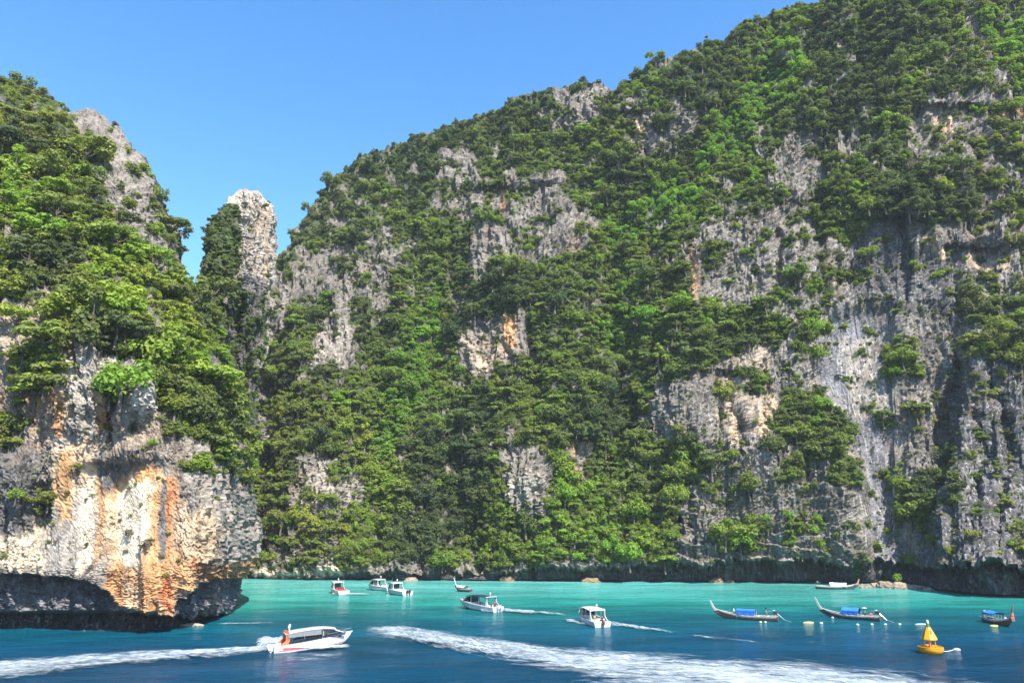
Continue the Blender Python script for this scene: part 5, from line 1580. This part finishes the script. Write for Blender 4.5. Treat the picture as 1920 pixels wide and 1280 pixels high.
person('person in pinkish shirt sitting at the open side of the orange arched speedboat', on_boat(b, -1.6, -0.75, 0.95), b.rotation_euler[2] - 1.2, 'sit', shirt=(0.72, 0.20, 0.26), pants=(0.22, 0.22, 0.42), skin=M_SKIN2)
b = BOATS['navy']
person('person in blue shirt sitting on the foredeck of the navy canopied speedboat', on_boat(b, 3.6, 0.1, 1.35), b.rotation_euler[2] + 0.4, 'sit', shirt=(0.16, 0.25, 0.65), pants=(0.20, 0.20, 0.40), skin=M_SKIN2)
person('person in dark red top standing at the back of the navy canopied speedboat', on_boat(b, -4.2, -0.8, 0.33), b.rotation_euler[2] + 2.5, 'stand', shirt=(0.16, 0.03, 0.05), pants=(0.03, 0.03, 0.03))
b = LT['pink']
person('bare-chested person sitting near the bow of the ribboned longtail', on_boat(b, 2.3, 0.1, 0.75), b.rotation_euler[2], 'sit', pants=(0.55, 0.30, 0.32), skin=M_SKIN2, bare=True)
b = BOATS['brown']

# ------------------------------------------------------------------ buoy, floats, rocks
def marker_buoy():
    root = empty('marker_buoy', ground(1746, 1223))
    tag(root, 'yellow marker buoy with cone top floating in the deep blue water', 'buoy')
    MB().lathe([(0.55, -0.5), (1.1, -0.25), (1.55, 0.15), (1.68, 0.5), (1.66, 0.68), (1.5, 0.80), (1.42, 0.80), (1.38, 0.72), (0.2, 0.74)], ns=28).build('float', M_YELO, root, smooth=True)
    lip = MB()
    pts = [(1.6 * math.cos(a), 1.6 * math.sin(a), 0.80) for a in np.linspace(0, 2 * math.pi, 29)]
    lip.tube(pts, 0.08, 6); lip.build('rim', M_YELO, root, smooth=True)
    for k in range(4):
        a = math.pi / 4 + k * math.pi / 2 + 0.3
        MB().tube([(0.72 * math.cos(a), 0.72 * math.sin(a), 0.72), (0.62 * math.cos(a), 0.62 * math.sin(a), 1.85)], 0.075).build('leg', M_YELO, root, smooth=True)
    MB().tube([(0, 0, 0.72), (0, 0, 1.9)], [0.22, 0.16], 8).build('post', M_ORANGE, root, smooth=True)
    c = MB()
    secs = []
    for z, r in ((1.72, 0.95), (1.80, 1.02), (1.92, 1.0), (3.45, 0.30), (3.50, 0.26)):
        secs.append([(r * math.cos(a), r * math.sin(a), z) for a in np.linspace(0.35, 0.35 + 2 * math.pi, 9)[:-1]])
    c.loft(secs, close=True, cap0=True, cap1=True)
    co = c.build('cone', M_YEL, root, bevel=0.02)
    n = MB()
    for a in np.linspace(0.35, 0.35 + 2 * math.pi, 9)[:-1]:
        n.tube([(1.0 * math.cos(a), 1.0 * math.sin(a), 1.9), (0.30 * math.cos(a), 0.30 * math.sin(a), 3.46)], 0.03, 5)
    n.build('cone_ribs', M_YELO, co)
    MB().box((0.02, -0.62, 2.85), (0.22, 0.06, 0.5), rot=('X', -0.40)).build('number_plate', M_ORANGE, co)
    l = MB().lathe([(0.30, 3.50), (0.30, 3.62), (0.20, 3.66), (0.20, 3.95)], ns=14); lb = l.build('lantern_base', M_LAMPG, root, smooth=True)
    MB().lathe([(0.17, 3.95), (0.19, 4.0), (0.19, 4.3), (0.10, 4.42), (0.02, 4.45)], ns=14).build('lantern', M_FLOATW, lb, smooth=True)
    return root
marker_buoy()

def float_at(name, label, px, py, r, mat, group, stretch=1.0):
    m = MB().lathe([(r * 0.2, -r * 0.6), (r * 0.8, -r * 0.35), (r, 0.05), (r * 0.85, r * 0.5), (r * 0.45, r * 0.75), (r * 0.1, r * 0.82)], ns=14)
    o = m.build(name, mat, None, smooth=True)
    g = ground(px, py); o.location = g; o.scale = (stretch, 1, 1)
    tag(o, label, 'float', group)
    return o
GF = 'mooring floats strung in the water'
float_at('mooring_float', 'long yellow float between the two blue roofed longtails', 1516, 1167, 0.26, M_FLOATY, GF, 4.0)
float_at('mooring_float', 'small white float just right of the long yellow float', 1540, 1168, 0.32, M_FLOATW, GF)
float_at('mooring_float', 'pale float under the bow side of the rounded canopy longtail', 1561, 1157.5, 0.26, M_FLOATW, GF)
float_at('mooring_float', 'white float below the middle of the rounded canopy longtail', 1608, 1171, 0.30, M_FLOATW, GF)
float_at('mooring_float', 'white float below the stern of the rounded canopy longtail', 1635, 1170.5, 0.28, M_FLOATW, GF)
float_at('mooring_float', 'white float just right of the rounded canopy longtail', 1660, 1170.5, 0.28, M_FLOATW, GF)
float_at('mooring_float', 'white float midway between the rounded canopy longtail and the buoy', 1687, 1170, 0.26, M_FLOATW, GF)
float_at('mooring_float', 'long white float seen just left of the yellow buoy top', 1727, 1170, 0.20, M_FLOATW, GF, 6.0)
float_at('mooring_float', 'left of two pale floats at the side of the brown longtail', 1426, 1166, 0.26, M_FLOATY, GF)
float_at('mooring_float', 'right of two pale floats at the side of the brown longtail', 1435, 1166, 0.26, M_FLOATW, GF)
float_at('mooring_float', 'flat yellow float under the hull of the ribboned longtail', 1864, 1173, 0.26, M_FLOATY, GF, 3.0)
float_at('mooring_float', 'grey white float tethered right of the yellow buoy', 1794, 1218, 0.36, plain('stained_float', (0.55, 0.48, 0.50), 0.6, 0.3, 0.5), GF, 1.5)
ga, gb = ground(1764, 1222), ground(1788, 1219)
rp = MB().tube([tuple(ga.lerp(gb, t) + Vector((0, 0, 0.12 - 0.10 * math.sin(math.pi * t)))) for t in np.linspace(0, 1, 8)], 0.05, 5).build('tether_rope', M_ROPE)
tag(rp, 'pale rope from the yellow buoy to its grey white float', 'rope')

M_BOULDER = None
def boulder_material(name, c):
    N = Nodes(name)
    p = N.pos()
    n = N.noise(p, 0.9, 5, 0.65)
    col = N.ramp(n, [(0.3, tuple(c * 0.45)), (0.5, tuple(c)), (0.7, tuple(c * 1.35))])
    return N.done(N.principled(col, 0.9, 0.15, N.bump(n, 0.8, 0.3)))
MB_TAN, MB_ORG, MB_GRY = boulder_material('shore_rock', TAN * 0.75), boulder_material('orange_shore_rock', PEACH * 0.36), boulder_material('pale_shore_rock', CREAM * 0.42)

def boulder(label, px, py, w, h, d, mat, seed, group='rocks along the shore', dy=0.0):
    bm = bmesh.new()
    bmesh.ops.create_icosphere(bm, subdivisions=4, radius=1.0)
    co = np.array([v.co[:] for v in bm.verts])
    r = 1 + 0.26 * fbm(co[:, 0] * 1.4 + seed, co[:, 1] * 1.4, co[:, 2] * 1.4, 3) + 0.10 * ridged(co[:, 0] * 3 + seed, co[:, 1] * 3, co[:, 2] * 3, 2)
    co = co * r[:, None] * np.array([w / 2, d / 2, h])
    for v, q in zip(bm.verts, co): v.co = q
    me = bpy.data.meshes.new('boulder'); bm.to_mesh(me); bm.free()
    o = obj('boulder', me, mat)
    g = ground(px, py); o.location = (g.x, g.y + dy, -0.15)
    tag(o, label, 'rock', group)
    return o
for i, (lb, px, py, w, h, d, m) in enumerate([
    ('low tan rock beside the prow of the moored longtail', 1622, 1101, 3.6, 1.1, 2.4, MB_TAN),
    ('small jagged tan rock second right of the moored longtail', 1640, 1100, 3.2, 1.2, 2.4, MB_TAN),
    ('tallest tan shore rock under the small green bush', 1662, 1101, 5.2, 1.9, 3.2, MB_TAN),
    ('broad tan rock on the right of the small green bush', 1690, 1102, 6.0, 1.6, 3.2, MB_TAN),
    ('long low tan rock ending near the dark overhang', 1716, 1103, 6.0, 1.1, 2.8, MB_TAN),
    ('smallest pale rock at the tip of the shore ledge', 1741, 1106, 3.2, 0.8, 2.2, MB_GRY),
    ('orange rock slab in the sea notch left of centre right wall', 1344, 1092, 4.6, 1.3, 2.0, MB_ORG),
    ('smaller orange rock right of the orange slab in the sea notch', 1368, 1092, 3.0, 0.9, 1.8, MB_ORG),
    ('orange tan rock at the waterline under the cliff middle', 1108, 1090.5, 5.4, 1.3, 2.0, MB_ORG),
    ('tan rock at the waterline left of the cliff middle', 950, 1089, 4.4, 1.5, 2.0, MB_ORG),
    ('pale rock on the shore just behind the small speedboats', 770, 1087.5, 4.0, 1.2, 2.0, MB_GRY),
    ('flat pale rock in front of the dark headland notch', 358, 1173, 4.4, 0.55, 1.6, MB_GRY),
]):
    boulder(lb, px, py, w, h, d, m, 3.7 * i)

# small bush among the shore rocks
for (px, py, dz, s_, lab) in ((1690, 1095, 2.4, 1.7, 'small bright green bush growing on the tan shore rocks'),):
    g = ground(px, 1102)
    o = empty('bush', (g.x, g.y + 1.0, dz - 0.9)); o.scale = (s_, s_, s_ * 1.5)
    tag(o, lab, 'bush')
    c_ = obj('crown', CROWN[8], None, o); c_['tone'] = 0.85; c_['warm'] = 0.1
    obj('trunk', TRUNK[8], None, o)

# ------------------------------------------------------------------ wakes
def foam_material():
    N = Nodes('foam')
    cov = N.attr('cover').outputs['Fac']
    w = N.attr('wake_co').outputs['Vector']          # metres along and across the wake
    n1 = N.noise(N.scaled(w, (0.16, 0.55, 1)), 1.0, 6, 0.66, 0.9)
    n2 = N.noise(N.scaled(w, (0.7, 2.2, 1)), 1.0, 5, 0.68, 0.6)
    n = N.math('ADD', N.math('MULTIPLY', n1, 0.6), N.math('MULTIPLY', n2, 0.4))
    a = N.rng(N.math('ADD', n, N.math('MULTIPLY', cov, 0.36)), 0.63, 0.89)
    col = N.ramp(n2, [(0.3, (0.13, 0.22, 0.29)), (0.48, (0.33, 0.39, 0.425)), (0.65, (0.50, 0.53, 0.545))])
    d = N.principled(col, 0.85, 0.2, N.bump(n2, 0.9, 0.3))
    t = N.n('ShaderNodeBsdfTransparent')
    mx = N.n('ShaderNodeMixShader')
    N.link(N.math('MULTIPLY', a, 0.93, clamp=True), mx.inputs[0]); N.link(t.outputs[0], mx.inputs[1]); N.link(d, mx.inputs[2])
    return N.done(mx.outputs[0])
M_FOAM = foam_material()

def wake(label, top, bot, strength, fade_end=0.3, fade_start=0.0, nseg=120, nac=16, lift=0.35, seed=0.0):
    tt = np.linspace(0, 1, nseg)
    T = [ground(interp(t, [(i / (len(top) - 1), q[0]) for i, q in enumerate(top)]), interp(t, [(i / (len(top) - 1), q[1]) for i, q in enumerate(top)])) for t in tt]
    B_ = [ground(interp(t, [(i / (len(bot) - 1), q[0]) for i, q in enumerate(bot)]), interp(t, [(i / (len(bot) - 1), q[1]) for i, q in enumerate(bot)])) for t in tt]
    ss = np.linspace(-0.25, 1.25, nac)
    V = np.array([[np.array(a_) + (np.array(b_) - np.array(a_)) * s_ for s_ in ss] for a_, b_ in zip(T, B_)])
    prof = np.clip(1 - np.abs(2 * ss - 1) ** 2.2 / 1.5 ** 2.2, 0, 1)
    edge = np.clip(1 - (np.abs(2 * ss - 1) / 1.5) ** 2, 0, 1)
    cov = strength * (edge[None, :] ** 0.9 * 1.2 - 0.2) * np.ones((nseg, 1))
    # two ploughed ridges brighter than the middle
    cov = cov * (0.82 + 0.18 * np.cos(2 * math.pi * (ss - 0.5) * 1.6) ** 2)[None, :]
    cov *= sstep(0, fade_start + 1e-6, tt)[:, None] * (1 - (1 - 0.25) * sstep(1 - fade_end, 1, tt))[:, None]
    cov += 0.25 * fbm(V[..., 0] * 0.09, V[..., 1] * 0.12, seed, 3)
    V[..., 2] = 0.20 + (lift * prof[None, :] * (0.5 + 0.5 * noise(V[..., 0] * 0.5, V[..., 1] * 0.5, seed)) + 0.10 * noise(V[..., 0] * 1.3, V[..., 1] * 1.3, seed)) * sstep(0.1, 0.6, cov)
    me = mesh_np('wake_foam', V.reshape(-1, 3), grid_faces(nseg, nac), True)
    mid = V[:, nac // 2]
    al = np.concatenate([[0], np.cumsum(np.linalg.norm(np.diff(mid, axis=0), axis=1))])
    ac = np.linalg.norm(V - V[:, :1], axis=2)
    wc = np.stack([np.broadcast_to(al[:, None], ac.shape) + 40 * seed, ac, np.full(ac.shape, seed * 7.0)], -1)
    set_attr(me, 'wake_co', wc.reshape(-1, 3), 'FLOAT_VECTOR')
    set_attr(me, 'cover', np.clip(cov, -0.4, 1.2).ravel())
    o = obj('wake_foam', me, M_FOAM)
    tag(o, label, 'foam', None, 'stuff')
    return o
wake('broad white wake crossing the foreground towards the lower right', [(655, 1176), (760, 1177), (880, 1193), (1010, 1213), (1160, 1226), (1310, 1236), (1500, 1249), (1680, 1266), (1900, 1296), (2150, 1330)],
     [(655, 1186), (740, 1196), (830, 1214), (940, 1234), (1040, 1256), (1130, 1278), (1250, 1306), (1400, 1340), (1600, 1385), (1850, 1440)], 0.98, 0.0, 0.10, 260, 26, 0.45, 1.0)
wake('white wake streaming left behind the orange arched speedboat', [(545, 1207), (480, 1213), (400, 1219), (300, 1222), (180, 1228), (60, 1237), (-120, 1250), (-320, 1262)],
     [(545, 1219), (480, 1224), (400, 1234), (300, 1240), (180, 1252), (60, 1264), (-120, 1290), (-320, 1316)], 0.92, 0.0, 0.0, 200, 20, 0.45, 2.0)
wake('bright foam along the waterline of the orange arched speedboat', [(505, 1213), (560, 1214), (610, 1213), (664, 1211)], [(498, 1223), (560, 1222), (610, 1219), (662, 1215)], 1.15, 0.15, 0.0, 70, 12, 0.5, 3.0)
wake('thin broken ripples in front of the orange arched speedboat', [(520, 1226), (600, 1224), (660, 1222)], [(530, 1246), (600, 1240), (650, 1232)], 0.45, 0.2, 0.1, 70, 14, 0.1, 4.0)
wake('thin white wake trailing right from the navy canopied speedboat', [(900, 1141), (945, 1142), (990, 1146), (1040, 1150), (1075, 1153)], [(900, 1147), (945, 1147), (990, 1150), (1040, 1153), (1075, 1156)], 1.0, 0.4, 0.0, 90, 10, 0.35, 5.0)
wake('foam curling round the stern-on speedboat and trailing right', [(1066, 1164), (1100, 1168), (1150, 1167), (1200, 1176), (1250, 1184), (1290, 1190)], [(1066, 1168), (1100, 1173), (1150, 1174), (1200, 1181), (1250, 1187), (1290, 1193)], 0.95, 0.35, 0.0, 100, 12, 0.35, 6.0)
wake('faint broken foam far behind the stern-on speedboat', [(1290, 1190), (1340, 1195), (1400, 1201), (1470, 1208)], [(1290, 1194), (1340, 1199), (1400, 1205), (1470, 1211)], 0.55, 0.3, 0.1, 80, 10, 0.15, 7.0)
wake('short foam trail of the small speedboat with red seats', [(622, 1111), (650, 1112), (680, 1113), (706, 1115)], [(622, 1115), (650, 1115), (680, 1116), (706, 1117)], 1.1, 0.4, 0.0, 60, 10, 0.2, 8.0)
wake('spray thrown up behind the stern of the orange arched speedboat', [(470, 1208), (495, 1202), (515, 1200), (535, 1204)], [(470, 1220), (495, 1221), (515, 1221), (535, 1220)], 1.1, 0.2, 0.3, 50, 14, 1.6, 9.0)
wake('thin pale streak of foam near the foot of the headland', [(395, 1169), (440, 1169), (500, 1168), (530, 1168)], [(395, 1171), (440, 1171), (500, 1170), (530, 1170)], 0.7, 0.4, 0.2, 60, 8, 0.05, 10.0)
wake('light foam under the bow of the stern-on speedboat', [(1060, 1162), (1075, 1163), (1090, 1166)], [(1062, 1167), (1075, 1168), (1090, 1171)], 1.1, 0.2, 0.0, 30, 8, 0.3, 11.0)
# ------------------------------------------------------------------ thin sea haze over the whole bay
def haze():
    m = bpy.data.materials.new('haze_air'); m.use_nodes = True
    t = m.node_tree; t.nodes.clear()
    o = t.nodes.new('ShaderNodeOutputMaterial'); v = t.nodes.new('ShaderNodeVolumePrincipled')
    v.inputs['Color'].default_value = (0.80, 0.90, 1.0, 1)
    v.inputs['Density'].default_value = 0.00009
    v.inputs['Anisotropy'].default_value = 0.0
    t.links.new(v.outputs[0], o.inputs['Volume'])
    h = MB().box((0, 0, 172), (5400, 5400, 356)).build('haze', m)
    tag(h, 'thin bluish sea haze filling the air of the bay', 'haze', kind='stuff')
haze()
